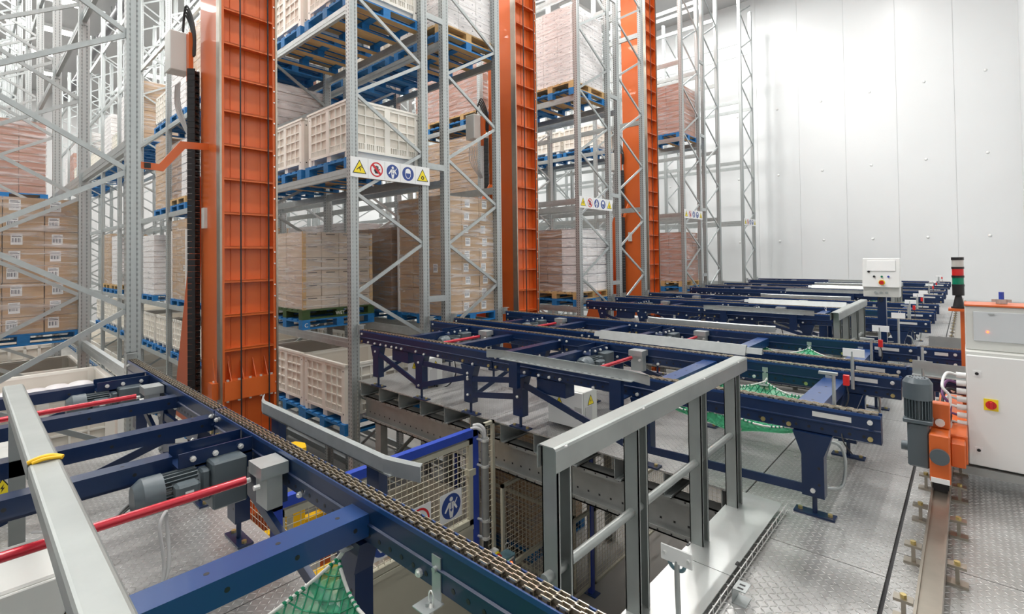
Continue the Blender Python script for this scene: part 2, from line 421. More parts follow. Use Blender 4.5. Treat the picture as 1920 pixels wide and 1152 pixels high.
# C-shaped upright, origin at its middle, height from the floor
hh = ZT-ZF
prof = [(-.05, -.0575), (.05, -.0575), (.05, -.03), (.042, -.022), (.042, .022), (.05, .03), (.05, .0575), (-.05, .0575), (-.05, .035), (-.02, .035), (-.02, -.035), (-.05, -.035)]
up_mb.prism(prof, 'z', 0, hh)
UP = up_mb.mesh('upright', ['perf'])
FOOT = MB().box(-.09, .09, -.08, .08, 0, .012).mesh('base_plate', ['galv'])
bmb = MB()
BL = BAY-.1
bmb.box(-BL/2, BL/2, -.025, .025, -.12, 0).box(-BL/2-.005, -BL/2+.003, -.035, .035, -.17, .05).box(BL/2-.003, BL/2+.005, -.035, .035, -.17, .05)
bmb.box(-BL/2, BL/2, -.028, -.0252, -.075, -.045).box(-BL/2, BL/2, .0252, .028, -.075, -.045)
BEAM = bmb.mesh('beam', ['galv'])
def brace_mesh(w, dz):
    mb = MB(); p = Vector((0, -w/2, -dz/2)); q = Vector((0, w/2, dz/2))
    mb.bar(p, q, .004, .05, (0, 0, 1)).bar(p+Vector((-.015, 0, .0)), q+Vector((-.015, 0, .0)), .03, .004, (1, 0, 0))
    mb2 = MB(); d = (q-p).normalized()
    # C section brace: web plus two lips
    n_ = Vector((0, -d.z, d.y))
    for off, ww, h_ in ((0, .004, .046),): mb2.bar(p, q, ww, h_, n_)
    for s_ in (-1, 1):
        o_ = n_*.021*s_ + Vector((-.013, 0, 0)); mb2.bar(p+o_, q+o_, .026, .004, n_)
    return mb2
RACKS = {}
def rack(key, ya, yb, nf, flip, label, zmax=ZT, levels=(0, 1, 2, 3, 4, 5, 6)):
    w = yb-ya-UW
    t = thing('pallet_rack', label, 'rack', (XR, (ya+yb)/2, ZF))
    RACKS[key] = ((ya+yb)/2, label)
    ym = (ya+yb)/2; off = (yb-ya)/2-UW/2
    B1 = brace_mesh(w-.06, .672); B1.v = [tuple(v) for v in B1.v]
    m1 = B1.mesh('brace', ['galv']); m2 = brace_mesh(w-.06, -.672).mesh('brace', ['galv'])
    zs = []
    z = 1.145 - 1.345*2 if not flip else 1.145-1.345*2   # node height on the side that carries it
    for k in range(nf):
        x = -BAY*k-.05
        for s_ in (-1, 1):
            u = put('upright', UP, t, (x, s_*off, 0)); put('base_plate', FOOT, u, (0, 0, 0))
        j = MB()
        for i in range(10):
            zz = z+1.345*i-ZF
            if zz+.4 > hh: break
            # from node side (left when not flip) down-right is the lower half, up-right the upper half
            A, B = (m1, m2) if not flip else (m2, m1)
            if k < 2:
                put('brace', A, t, (x+.03, 0, zz+.336)); put('brace', B, t, (x+.03, 0, zz-.336))
            else:
                for me, dz in ((B1, .336), (None, -.336)):
                    src = brace_mesh(w-.06, .672 if (me is not None) != flip else -.672)
                    j.add([(v[0]+x+.03, v[1], v[2]+zz+dz) for v in src.v], src.f)
        if k >= 2: o = j.build('frame_bracing', 'galv', t); o['kind'] = 'stuff'
        if k < nf-1:
            for li in levels:
                for s_ in (-1, 1):
                    put('beam', BEAM, t, (x-BAY/2, s_*off, LV[li]-ZF))
    return t
rack('R0', -.115, 1.175, 11, True, 'leftmost galvanised pallet rack beside the left side of the first orange mast')
rack('R1A', 3.44, 4.735, 11, False, 'galvanised pallet rack right of the first mast, carrying the large safety sign strip')
rack('R1B', 5.04, 6.33, 8, True, 'galvanised pallet rack just left of the second orange mast, back to back')
rack('R2A', 8.70, 10.02, 7, False, 'galvanised pallet rack just right of the second orange mast')
rack('R2B', 10.32, 11.66, 7, True, 'galvanised pallet rack just left of the third orange mast')
rack('R3A', 13.98, 15.30, 6, False, 'galvanised pallet rack just right of the third orange mast')
rack('R3B', 15.60, 16.92, 6, True, 'galvanised pallet rack back to back, second nearest the white end wall')
rack('R4', 19.20, 20.58, 5, False, 'rightmost galvanised pallet rack standing closest to the white end wall')
# spacers between back-to-back racks
sp = MB().box(-.02, .02, -.155, .15, -.045, .045).mesh('row_spacer', ['galv'])
racks_by = {o['label']: o for o in COL.objects if o.name.startswith('pallet_rack')}
for lab_key, y in (('R1A', 4.89), ('R2A', 10.17), ('R3A', 15.45)):
    t = racks_by[RACKS[lab_key][1]]
    for z in (.98, 3.0, 5.3, 7.6, -1.1):
        put('row_spacer', sp, t, (-.02, y-t.location.y, z-ZF))

# ================================================================ PALLETS
PX, PY, PH = 1.26, 1.24, .15
def pallet_template(name, label, m, parts=True):
    t = thing(name, label, 'pallet')
    def bd(x0, x1, y0, y1, z0, z1): return MB().box(x0, x1, y0, y1, z0, z1)
    W = PX/9.8
    tbm = bd(-W/2, W/2, -PY/2, PY/2, .128, PH); tbm.m[0] = 1; tb = tbm.mesh('top_board', [m, 'wood' if m == 'bluepal' else m]); cbm = bd(-PX/2, PX/2, -.06, .06, .106, .128).mesh('cross_board', [m])
    bl = bd(-.065, .065, -.06, .06, .022, .106).mesh('block', [m]); bbm = bd(-.065, .065, -PY/2, PY/2, 0, .022); bbm.m[0] = 1; bb = bbm.mesh('bottom_board', [m, 'wood' if m == 'bluepal' else m])
    for i in range(7): put('top_board', tb, t, (-PX/2+W/2+(PX-W)*i/6, 0, 0))
    for y in (-PY/2+.06, 0, PY/2-.06): put('cross_board', cbm, t, (0, y, 0))
    for x in (-PX/2+.065, 0, PX/2-.065):
        put('bottom_board', bb, t, (x, 0, 0))
        for y in (-PY/2+.06, 0, PY/2-.06): put('block', bl, t, (x, y, 0))
    return t
def pallet_joined(m):
    mb = MB(); W = PX/9.8
    for i in range(7):
        x = -PX/2+W/2+(PX-W)*i/6; mb.box(x-W/2, x+W/2, -PY/2, PY/2, .128, PH)
    for y in (-PY/2+.06, 0, PY/2-.06): mb.box(-PX/2, PX/2, y-.06, y+.06, .106, .128)
    for x in (-PX/2+.065, 0, PX/2-.065):
        mb.box(x-.065, x+.065, -PY/2, PY/2, 0, .022)
        for y in (-PY/2+.06, 0, PY/2-.06): mb.box(x-.065, x+.065, y-.06, y+.06, .022, .106)
    return mb.mesh('pallet', [m])
PT = {}; PJ = {c: pallet_joined(m) for c, m in (('blue', 'bluepal'), ('wooden', 'wood'), ('green', 'greenpal'))}
def pallet(colour, loc, where, near=True, rz=0):
    m = {'blue': 'bluepal', 'wooden': 'wood', 'green': 'greenpal'}[colour]
    lab = f'{colour} pallet {where}'
    if not near:
        o = put('pallet', PJ[colour], None, loc, rot=(0, 0, rz)); tag(o, lab, 'pallet'); return o
    if colour not in PT:
        PT[colour] = pallet_template('pallet', lab, m); PT[colour].location = loc; PT[colour].rotation_euler = (0, 0, rz); return PT[colour]
    return dup(PT[colour], loc, lab, rz)

# ================================================================ PLASTIC BINS
BX, BY, BH = 1.22, 1.18, .80
def wall_panel_mb(Lw, H0, H1):
    """lattice wall in the XZ plane facing -Y, centre x=0: recessed sheet, ribs, slots"""
    mb = MB()
    h = H1-H0
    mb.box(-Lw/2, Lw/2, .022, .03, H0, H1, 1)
    mb.box(-Lw/2, Lw/2, 0, .024, H1-.05, H1); mb.box(-Lw/2, Lw/2, 0, .024, H0, H0+.04)
    mb.box(-.045, .045, -.004, .024, H0, H1)
    for sx in (-1, 1):
        for k in (.345, .68): 
            x = sx*(.045+(Lw/2-.045)*k); mb.box(x-.009, x+.009, .002, .024, H0, H1)
        for k in range(1, 4):
            z = H0+.13+(h-.18)*k/4; mb.box(min(0, sx*Lw/2), max(0, sx*Lw/2), .003, .024, z-.009, z+.009)
        n = 15
        for i in range(n):
            x = sx*(.055+(Lw/2-.06)*i/(n-1)); mb.box(x-.006, x+.006, .004, .024, H0+.03, H0+.12)
        mb.box(min(0, sx*Lw/2), max(0, sx*Lw/2), .003, .024, H0+.12, H0+.13)
    return mb
def bin_template():
    t = thing('plastic_bin', '', 'bin')
    z0, z1 = .09, BH-.02
    a = wall_panel_mb(BX-.2, z0, z1)
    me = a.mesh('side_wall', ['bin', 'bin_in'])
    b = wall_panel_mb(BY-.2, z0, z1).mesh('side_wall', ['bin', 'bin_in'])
    put('side_wall', me, t, (0, -BY/2, 0)); put('side_wall', me, t, (0, BY/2, 0), rot=(0, 0, math.pi))
    put('side_wall', b, t, (-BX/2, 0, 0), rot=(0, 0, -math.pi/2)); put('side_wall', b, t, (BX/2, 0, 0), rot=(0, 0, math.pi/2))
    c = MB(); r = .03
    c.prism([(-.11, -.11+r), (-.11+r, -.11), (.0, -.11), (.0, -.085), (-.085, -.085), (-.085, 0), (-.11, 0)], 'z', 0.0, BH)
    for z in (BH-.10, .12):
        c.cyl((-.045, -.111, z), (-.045, -.108, z), .011, 8, m=1); c.cyl((-.111, -.045, z), (-.108, -.045, z), .011, 8, m=1)
    cm = c.mesh('corner_post', ['bin', 'black'])
    for sx, sy, rz in ((-1, -1, 0), (1, -1, math.pi/2), (1, 1, math.pi), (-1, 1, -math.pi/2)):
        put('corner_post', cm, t, (sx*(BX/2-.11), sy*(BY/2-.11), 0), rot=(0, 0, rz))
    rim = MB()
    for s_ in (-1, 1):
        rim.box(-BX/2-.01, BX/2+.01, s_*(BY/2-.015)-.025, s_*(BY/2-.015)+.025, BH-.03, BH)
        rim.box(s_*(BX/2-.015)-.025, s_*(BX/2-.015)+.025, -BY/2, BY/2, BH-.03, BH)
    rim.build('rim', 'bin', t)
    MB().box(-BX/2+.03, BX/2-.03, -BY/2+.03, BY/2-.03, .09, .11).build('bin_floor', 'bin', t)
    for s_ in (-1, 0, 1): MB().box(s_*.5-.06, s_*.5+.06, -BY/2+.02, BY/2-.02, 0, .09).build('runner', 'bin', t)
    return t
def bin_joined():
    mb = MB(); z0, z1 = .09, BH
    for (Lw, ang, off) in ((BX, 0, BY/2), (BX, math.pi, BY/2), (BY, math.pi/2, BX/2), (BY, -math.pi/2, BX/2)):
        q = MB(); q.box(-Lw/2, Lw/2, .02, .03, z0, z1, 1).box(-Lw/2, Lw/2, 0, .02, z1-.06, z1).box(-Lw/2, Lw/2, 0, .02, z0, z0+.05)
        for k in (-.5, -.33, -.17, 0, .17, .33, .5): q.box(k*(Lw-.06)-.02, k*(Lw-.06)+.02, 0, .02, z0, z1)
        for k in (.3, .5, .7): q.box(-Lw/2, Lw/2, .004, .02, z0+k*(z1-z0)-.01, z0+k*(z1-z0)+.01)
        q.tf(Matrix.Rotation(ang, 4, 'Z') @ Matrix.Translation((0, -off, 0)))
        mb.add(q.v, []); o = len(mb.v)-len(q.v)
        for f, m_ in zip(q.f, q.m): mb.f.append(tuple(i+o for i in f)); mb.m.append(m_); mb.s.append(False)
    mb.box(-BX/2+.03, BX/2-.03, -BY/2+.03, BY/2-.03, .08, .10)
    for s_ in (-1, 0, 1): mb.box(s_*.5-.06, s_*.5+.06, -BY/2+.02, BY/2-.02, 0, .085)
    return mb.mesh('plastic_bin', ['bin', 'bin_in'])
BJ = bin_joined(); BT = None
def pbin(loc, where, near=True, adj='cream white plastic bin'):
    global BT
    lab = f'{adj} {where}'
    if not near:
        o = put('plastic_bin', BJ, None, loc); return tag(o, lab, 'bin')
    if BT is None:
        BT = bin_template(); BT.location = loc; BT['label'] = lab; return BT
    return dup(BT, loc, lab)

# ================================================================ WRAPPED LOADS
LT = {}
def load(kind, loc, where, near=True):
    """kind -> (nx, ny, nz, height of a layer, material, extras)"""
    spec = {'brown': (3, 3, 8, .222, 'carton', 'label', 'brown cartons wrapped in film'),
            'tall': (3, 3, 9, .213, 'carton', 'label', 'tall stack of brown cartons in film'),
            'wet': (2, 4, 6, .20, 'carton_grey', 'slot', 'pale wrapped cartons with cardboard corner posts'),
            'dark': (3, 3, 7, .21, 'carton2', '', 'dark brown wrapped cartons'),
            'white': (3, 3, 11, .15, 'carton_white', 'dots', 'white fruit cartons wrapped in film'),
            'red': (3, 3, 9, .16, 'carton_red', '', 'reddish brown wrapped cartons'),
            'mixed': (3, 3, 7, .195, 'carton2', 'mix', 'brown and white cartons wrapped in film')}[kind]
    nx, ny, nz, lh, m, ex, desc = spec
    lab = f'{desc} {where}'
    key = (kind, near)
    if key in LT: return dup(LT[key], loc, lab)
    t = thing('carton_stack', lab, 'carton stack', loc); LT[key] = t
    SX, SY = 1.2, 1.18; cx, cy = SX/nx, SY/ny; H = lh*nz
    if near:
        g = .004
        cm = MB().box(-cx/2+g, cx/2-g, -cy/2+g, cy/2-g, g*.6, lh-g*.6)
        if ex == 'slot':
            for s_ in (-1, 1):
                cm.box(s_*(cx/2-g)-.001, s_*(cx/2-g)+.001, -.075, .075, lh*.80, lh*.86, 1)
        if ex == 'dots':
            for f in (-.3, .3, -.22):
                for s_ in (-1, 1):
                    cm.cyl((s_*(cx/2-g), f*cy, lh*.6), (s_*(cx/2-g+.0015), f*cy, lh*.6), .011, 6, m=1)
                    cm.cyl((f*cx, s_*(cy/2-g), lh*.6), (f*cx, s_*(cy/2-g+.0015), lh*.6), .011, 6, m=1)
        if ex == '' or ex == 'mix': cm.box(-cx/2+g-.001, cx/2-g+.001, -cy/2+g-.001, cy/2-g+.001, lh-.018, lh-.006, 1)
        ms = [m, {'slot': 'black', 'dots': 'print', '': 'carton2', 'mix': 'print', 'label': 'print'}[ex]]
        me = cm.mesh('carton', ms); me2 = cm.mesh('carton', ['carton_white', ms[1]])
        ml = MB().box(0, .002, -.085, .03, lh*.25, lh*.86).mesh('carton_label', ['paper'])
        mp_ = MB()
        for i in range(7): mp_.box(.002, .003, -.072+i*.013, -.072+i*.013+(.004 if i % 2 else .008), lh*.40, lh*.66)
        mpp = MB(); mpp.add(mp_.v, mp_.f)
        lm = MB().box(0, .002, -.055, .055, lh*.22, lh*.86)
        for i in range(6): lm.box(.002, .0028, -.045+i*.015, -.045+i*.015+(.005 if i % 2 else .009), lh*.36, lh*.60, 1)
        lm.box(.002, .0028, -.045, .045, lh*.68, lh*.72, 1).box(.002, .0028, -.045, .03, lh*.76, lh*.79, 1)
        LM = lm.mesh('carton_label', ['paper', 'print'])
        for k in range(nz):
            for i in range(nx):
                for j in range(ny):
                    if 0 < i < nx-1 and 0 < j < ny-1 and k < nz-1: continue
                    o = put('carton', me2 if (ex == 'mix' and i == nx-1) else me, t, (-SX/2+cx*(i+.5)+random.uniform(-.003, .003), -SY/2+cy*(j+.5)+random.uniform(-.003, .003), lh*k))
                    if ex == 'label' and i == nx-1 and (j+k*0) > 0:
                        put('carton_label', LM, o, (cx/2-g+.001, -cy/2+.09+.02*((k*7) % 3), 0))
                    if ex == 'label' and j == 0 and i == nx-1 and k % 9 == 3:
                        put('carton_label', LM, o, (0, -cy/2+g-.001, 0), rot=(0, 0, -math.pi/2))
        if ex == 'slot':
            for a, b in ((1, -1), (1, 1), (-1, -1)):
                MB().box(min(a*.61, a*.59), max(a*.61, a*.59), b*.60-.05 if b > 0 else -.605, b*.605 if b > 0 else -.55, -.12, H).build('corner_post', 'wood', t)
        if kind == 'tall':
            for a, b in ((1, -1), (1, 1), (-1, -1)):
                MB().box(min(a*.615, a*.57), max(a*.615, a*.57), min(b*.608, b*.55), max(b*.608, b*.55), 0, H-.25).build('corner_post', 'white', t)
    else:
        mb = MB()
        for k in range(nz):
            mb.box(-SX/2+.004*(k % 2), SX/2-.004*(k % 2), -SY/2, SY/2, lh*k+.006, lh*(k+1)-.006, 0)
        mb.box(-SX/2+.015, SX/2-.015, -SY/2+.015, SY/2-.015, 0, H-.02, 1)
        for i in range(1, ny):
            pass
        mb.build('cartons', [m, 'carton2'], t)['kind'] = 'stuff'
    f = MB(); n = 6; e = .012
    f.add([(-SX/2-e, -SY/2-e, -.03), (SX/2+e, -SY/2-e, -.03), (SX/2+e, SY/2+e, -.03), (-SX/2-e, SY/2+e, -.03), (-SX/2-e, -SY/2-e, H+.006), (SX/2+e, -SY/2-e, H+.006), (SX/2+e, SY/2+e, H+.006), (-SX/2-e, SY/2+e, H+.006)],
          [(4, 5, 6, 7), (0, 1, 5, 4), (1, 2, 6, 5), (2, 3, 7, 6), (3, 0, 4, 7)])
    f.build('stretch_film', 'film', t)
    return t

# where things stand, in words
RN = {'R0': 'the leftmost rack', 'R1A': 'rack right of first mast', 'R1B': 'rack left of second mast', 'R2A': 'rack right of second mast',
      'R2B': 'rack left of third mast', 'R3A': 'rack right of third mast', 'R3B': 'rack second from wall', 'R4': 'rack by the wall'}
LN = ['on floor', 'on lowest beams', 'on second beams', 'on third beams', 'on fourth beams', 'on fifth beams', 'on top beams']
def slotx(s): return XR-.72-(s//2)*BAY-(s % 2)*1.40
def cell(rk, lv, s, what, pal='blue', dx=0, near=None, dy=0, n=2):
    y = RACKS[rk][0]+dy; x = slotx(s)+dx; z = LV[lv]
    if lv == 0: z = ZF
    if near is None: near = s < n
    wh = f'{ORD[s]} along {LN[lv][3:]}, {RN[rk]}'
    ps = {'blue': ['blue'], 'wb': ['blue', 'wooden'], 'gb': ['blue', 'green'], 'w': ['wooden']}[pal]
    for p in ps:
        pallet(p, (x, y, z), wh, near); z += PH
    z += .002
    if what == 'bin': pbin((x, y, z), wh, near)
    elif what == 'bins2':
        pbin((x, y, z), 'under another, '+wh, near); pbin((x, y, z+BH), 'stacked on top, '+wh, near)
    elif what: load(what, (x, y, z), wh, near)
# rack right of the first mast
cell('R1A', 1, 0, 'bin', dx=-.12, dy=-.02)
cell('R1A', 2, 1, 'wet', 'gb', dx=.02, near=True)
cell('R1A', 3, 0, 'bin'); cell('R1A', 3, 1, 'bin'); cell('R1A', 4, 0, 'bin'); cell('R1A', 4, 1, 'bin')
cell('R1A', 1, 1, 'bin', near=True)
cell('R1A', 2, 5, 'tall', near=True); cell('R1A', 2, 7, 'white', near=False); cell('R1A', 2, 10, 'white', 'wb', near=False); cell('R1A', 2, 11, 'brown', 'wb', near=False)
cell('R1A', 2, 4, 'dark', near=False)
rr = random.Random(5)
for s in (2, 3, 4, 5, 6, 7, 8, 9, 10, 11, 12): cell('R1A', 1, s, 'bin', near=False)
for s in (4, 5, 6, 8): cell('R1A', 0, s, 'bin', near=False)
for s in range(9, 20): cell('R1A', 0, s, 'bin', near=False)
cell('R1A', 3, 2, 'white', 'wb', near=False); cell('R1A', 3, 5, 'mixed', 'wb', near=True); cell('R1A', 3, 6, 'brown', near=False)
for s, w, p in ((2, 'bin', 'blue'), (3, 'bin', 'blue'), (4, 'brown', 'blue'), (5, 'white', 'blue'), (6, 'bin', 'blue'), (8, 'brown', 'blue'), (9, 'white', 'wb'), (10, 'bin', 'blue'), (11, 'white', 'blue'), (12, 'bin', 'blue'), (13, 'bin', 'blue'), (14, 'white', 'wb'), (16, 'bin', 'blue'), (17, 'red', 'wb'), (18, 'white', 'blue')):
    cell('R1A', 4, s, w, p, near=False)
# rack left of the second mast
cell('R1B', 2, 0, 'tall', dx=.02, near=True); cell('R1B', 2, 1, 'dark', near=True)
cell('R1B', 4, 0, 'white', 'wb', near=True); cell('R1B', 4, 1, 'bin', near=False)
for s, w in ((2, 'bin'), (3, 'red'), (4, 'bin')): cell('R1B', 4, s, w, near=False)
for s, w in ((2, 'white'), (3, 'white'), (5, 'brown')): cell('R1B', 2, s, w, near=False)
for s in (0, 1, 2, 3, 4): cell('R1B', 1, s, 'bin', near=False)
# rack right of the second mast
cell('R2A', 4, 0, 'white', 'wb', near=True, dy=-.05); cell('R2A', 2, 0, 'mixed', 'wb', near=True)
cell('R2A', 4, 2, 'red', 'wb', near=True); cell('R2A', 4, 3, 'red', 'wb', near=True); cell('R2A', 4, 1, 'bin', near=False)
for s, w in ((2, 'brown'), (3, 'brown')): cell('R2A', 3, s, w, near=False)
for s, w in ((1, 'dark'), (2, 'white'), (4, 'white'), (5, 'white')): cell('R2A', 2, s, w, near=False)
cell('R2B', 3, 4, 'brown', near=False)
cell('R2A', 1, 0, 'bin', near=False); cell('R2A', 1, 1, 'bin', near=False)
# rack right of the third mast
cell('R3A', 4, 0, 'red', near=True); cell('R3A', 2, 0, 'red', 'wb', near=True)
for s in (2, 3, 4, 5): cell('R3A', 4, s, 'bin', near=False)
cell('R3A', 2, 2, 'dark', 'wb', near=False)
# leftmost rack
cell('R0', 2, 2, 'brown', near=True, dx=.0); cell('R0', 1, 0, 'bin', 'wb', dx=-.62, near=True); cell('R0', 1, 2, 'bin', near=True)
cell('R0', 3, 5, 'red', near=True, dx=-.3); cell('R0', 1, 4, 'bin', near=False); cell('R0', 2, 5, 'brown', near=False)
bg = MB(); rb = random.Random(3)
y0 = RACKS['R0'][0]; x0 = slotx(0)-.62
for i in range(5):
    for j in range(5):
        tag(MB().sph((0, 0, 0), .16, 10, 6, sc=(1, 1, .6)).build('bag', 'bag', None, (x0-.40+i*.2, y0-.40+j*.2, LV[1]+.305+.58+rb.uniform(-.05, .05))), 'white round-topped bag packed in the open cream bin at far left', 'bag', 'white bags in the open bin at far left')
# text on pallets
def text(s, size, loc, rot, parent, m='white'):
    c = bpy.data.curves.new('lettering', 'FONT'); c.body = s; c.size = size; c.extrude = .0008; c.align_x = 'CENTER'; c.align_y = 'CENTER'
    c.materials.append(M[m]); o = bpy.data.objects.new('lettering', c); COL.objects.link(o)
    me = bpy.data.meshes.new_from_object(o); bpy.data.objects.remove(o)
    o = put('lettering', me, parent, loc, rot=rot); return o
for o in list(COL.objects):
    if o.get('category') == 'pallet' and 'second along second beams, rack right of first' in o.get('label', ''):
        if 'green' in o['label']:
            text('WET', .075, (PX/2+.002, .0, .064), (R(90), 0, R(90)), o)
        else: text('C', .085, (PX/2+.002, -PY/2+.06, .064), (R(90), 0, R(90)), o)
    if o.get('category') == 'pallet' and 'first along fourth beams, rack left of second' in o.get('label', '') and 'blue' in o['label']:
        text('C', .085, (PX/2+.002, -PY/2+.06, .064), (R(90), 0, R(90)), o)

# ================================================================ STACKER CRANE MASTS
MW, MD = .61, .74
def crane(y, label, full=True):
    t = thing('stacker_crane', label, 'crane', (-6.35, y, ZF))
    zt = 11.2-ZF; Z = -ZF
    hw = MW/2
    b = MB()
    b.box(-MD, -.12, -hw, hw, .3, zt)                                  # box mast
    b.build('mast', 'orange', t)
    for s_ in (-1, 1):
        MB().box(-.12, 0, s_*hw-.03 if s_ > 0 else -hw, hw if s_ > 0 else -hw+.03, .3, zt).build('mast_flange', 'orange', t)
        MB().box(-.10, .015, (hw) if s_ > 0 else (-hw-.022), (hw+.022) if s_ > 0 else -hw, .3, zt).build('guide_rail', 'steelrail', t)
    MB().box(-.122, -.112, -.012, .012, .3, zt).build('web_seam', 'orange_dk', t)
    for y_ in (-.17, .17): MB().box(-.12, -.113, y_-.003, y_+.003, .3, zt).build('web_seam', 'orange_dk', t)
    rib = MB().box(-.12, -.004, -hw+.03, hw-.03, -.006, .006).box(-.012, -.004, -hw+.03, hw-.03, -.022, .006).mesh('rib', ['orange'])
    k = 0
    z = 2.165+Z-.4*9
    while z < zt-.2:
        if not (-.25+Z < z < .45+Z): put('rib', rib, t, (0, 0, z))
        z += .4
    # bolted splice
    MB().box(-.12, .02, -hw+.02, hw-.02, -.02+Z, .20+Z).build('splice_plate', 'orange', t)
    bo = MB().cyl((0, 0, 0), (0, 0, .02), .016, 6, sm=False).mesh('bolt', ['zinc'])
    for i in range(5):
        put('bolt', bo, t, (0, -hw+.06+i*(MW-.12)/4, .20+Z)); put('bolt', bo, t, (0, -hw+.06+i*(MW-.12)/4, -.04+Z))
    for i in range(4):
        MB().prism([(-.115, .20+Z), (-.0, .20+Z), (-.115, .42+Z)], 'y', -hw+.10+i*(MW-.2)/3-.004, -hw+.10+i*(MW-.2)/3+.004).build('gusset', 'orange', t)
    MB().prism([(-.16, .18+Z), (-.16, .46+Z), (-.06, .18+Z)], 'y', -hw-.05, -hw-.042).build('gusset', 'orange', t)
    MB().box(-.18, -.05, -hw-.09, -hw, .0+Z, .19+Z).build('splice_ear', 'orange', t)
    put('bolt', bo, t, (-.11, -hw-.05, .19+Z))
    bb = MB().cyl((0, 0, 0), (.012, 0, 0), .010, 6, sm=False).mesh('bolt', ['zinc'])
    for i in range(42):
        z = 1.4+i*.2+(.06 if i % 2 else 0); put('bolt', bb, t, (.0, hw-.016, z))
    for y_ in (-.115, .20):
        MB().cyl((.05, y_, .3), (.05, y_, zt), .009, 6).build('hoist_cable', 'rubber', t)
    # cable chain
    lk = MB()
    lk.box(-.06, -.045, -.045, .045, -.035, .035).box(.045, .06, -.045, .045, -.035, .035).box(-.05, .05, -.045, -.033, -.018, .012).box(-.05, .05, .033, .045, -.018, .012).box(-.05, .05, -.032, .032, -.008, .006, 1)
    LK = lk.mesh('chain_link', ['black', 'galv'])
    yc = -hw-.08
    for i in range(76):
        put('cable_chain_link', LK, t, (-MD-.0, yc, .9+i*.074), rot=(0, 0, R(-42)))
    for i in range(4):
        pts = [(-MD+.02*i, yc, .9+78*.074-.02), (-MD+.03*i-.02, yc, 4.05+Z+.35), (-MD+.03*i-.1, yc-.02, 4.62+Z+.02*i), (-MD-.15+.02*i, yc-.06, 4.70+Z+.03*i), (-MD-.25, yc-.05, 4.46+Z)]
        MB().tube(pts, .013, 6).build('power_cable', 'rubber', t)
    c = MB().box(-MD-.36, -MD-.11, yc-.22, yc-.0, 3.98+Z, 4.47+Z).build('electrical_box', 'offwhite', t, bevel=.008)
    MB().box(-MD-.10, -MD-.0, yc-.05, yc+.0, 3.85+Z, 4.45+Z).build('box_bracket', 'orange', t)
    for i in range(5):
        MB().tube([(-MD-.38+.05*i, yc-.1, 3.86+Z), (-MD-.36+.05*i, yc-.1, 3.55+Z), (-MD-.15+.02*i, yc-.03, 3.2+Z)], .008, 5).build('power_cable', 'cable', t)
    # raking stay at the back
    MB().prism([(-1.10, 2.7+Z), (-1.0, 2.7+Z), (-1.33, -.6+Z), (-2.22, -.6+Z)], 'y', -.25, -.20).build('stay_plate', 'orange_dk', t)
    MB().prism([(-1.10, 2.7+Z), (-1.0, 2.7+Z), (-1.33, -.6+Z), (-2.22, -.6+Z)], 'y', .18, .22).build('stay_plate', 'orange_dk', t)
    # folded arm
    ya = 1.32-2.31; yb_ = 1.56-2.31; yc_ = 1.82-2.31
    am = MB()
    pts = [(ya, 2.645), (yb_-.02, 2.635), (yb_+.20, 2.93), (-hw+.05, 2.95)]
    top = [(ya, 2.72), (yb_-.06, 2.715), (yb_+.15, 3.01), (-hw+.05, 3.03)]
    for i in range(3):
        (a, c1), (b2, d1) = pts[i], pts[i+1]; (e, g1), (f2, h1) = top[i], top[i+1]
        am.add([(-.44, a, c1+Z), (-.44, b2, d1+Z), (-.44, f2, h1+Z), (-.44, e, g1+Z), (-.46, a, c1+Z), (-.46, b2, d1+Z), (-.46, f2, h1+Z), (-.46, e, g1+Z)],
               [(0, 1, 2, 3), (7, 6, 5, 4), (0, 4, 5, 1), (3, 2, 6, 7), (0, 3, 7, 4), (1, 5, 6, 2)])
    am.build('side_arm', 'orange', t)
    MB().box(-.44, -.43, ya+.04, ya+.10, 2.655+Z, 2.71+Z).build('arm_sticker', 'black', t)
    MB().box(-.60, -.50, -hw-.035, -hw, 2.0+Z, 2.25+Z).build('junction_box', 'offwhite', t)
    # base
    MB().box(-1.9, .35, -.22, .22, .12, .42).build('bottom_frame', 'orange', t)
    for x in (-1.7, .2): MB().cyl((x, -.06, .13), (x, .06, .13), .13, 16).build('wheel', 'steelrail', t)
    return t
c0 = crane(2.31, 'orange stacker crane mast nearest the camera, left of centre')
dup(c0, (-6.35, 7.44, ZF), 'second orange stacker crane mast, in the middle of the photo')
dup(c0, (-6.35, 12.78, ZF), 'farthest orange stacker crane mast, right of the other two')
MB().sph((0, 0, 0), .01).v
for i, y in enumerate((2.31, 7.44, 12.78)):
    o = MB().box(-38, -2.0, y-.05, y+.05, ZF, ZF+.012).box(-38, -2.0, y-.01, y+.01, ZF+.012, ZF+.05).box(-38, -2.0, y-.03, y+.03, ZF+.05, ZF+.08)
    o = o.build('floor_rail', 'steelrail'); tag(o, f'steel floor rail under the {ORD[i]} orange mast, counted from the left', 'rail')

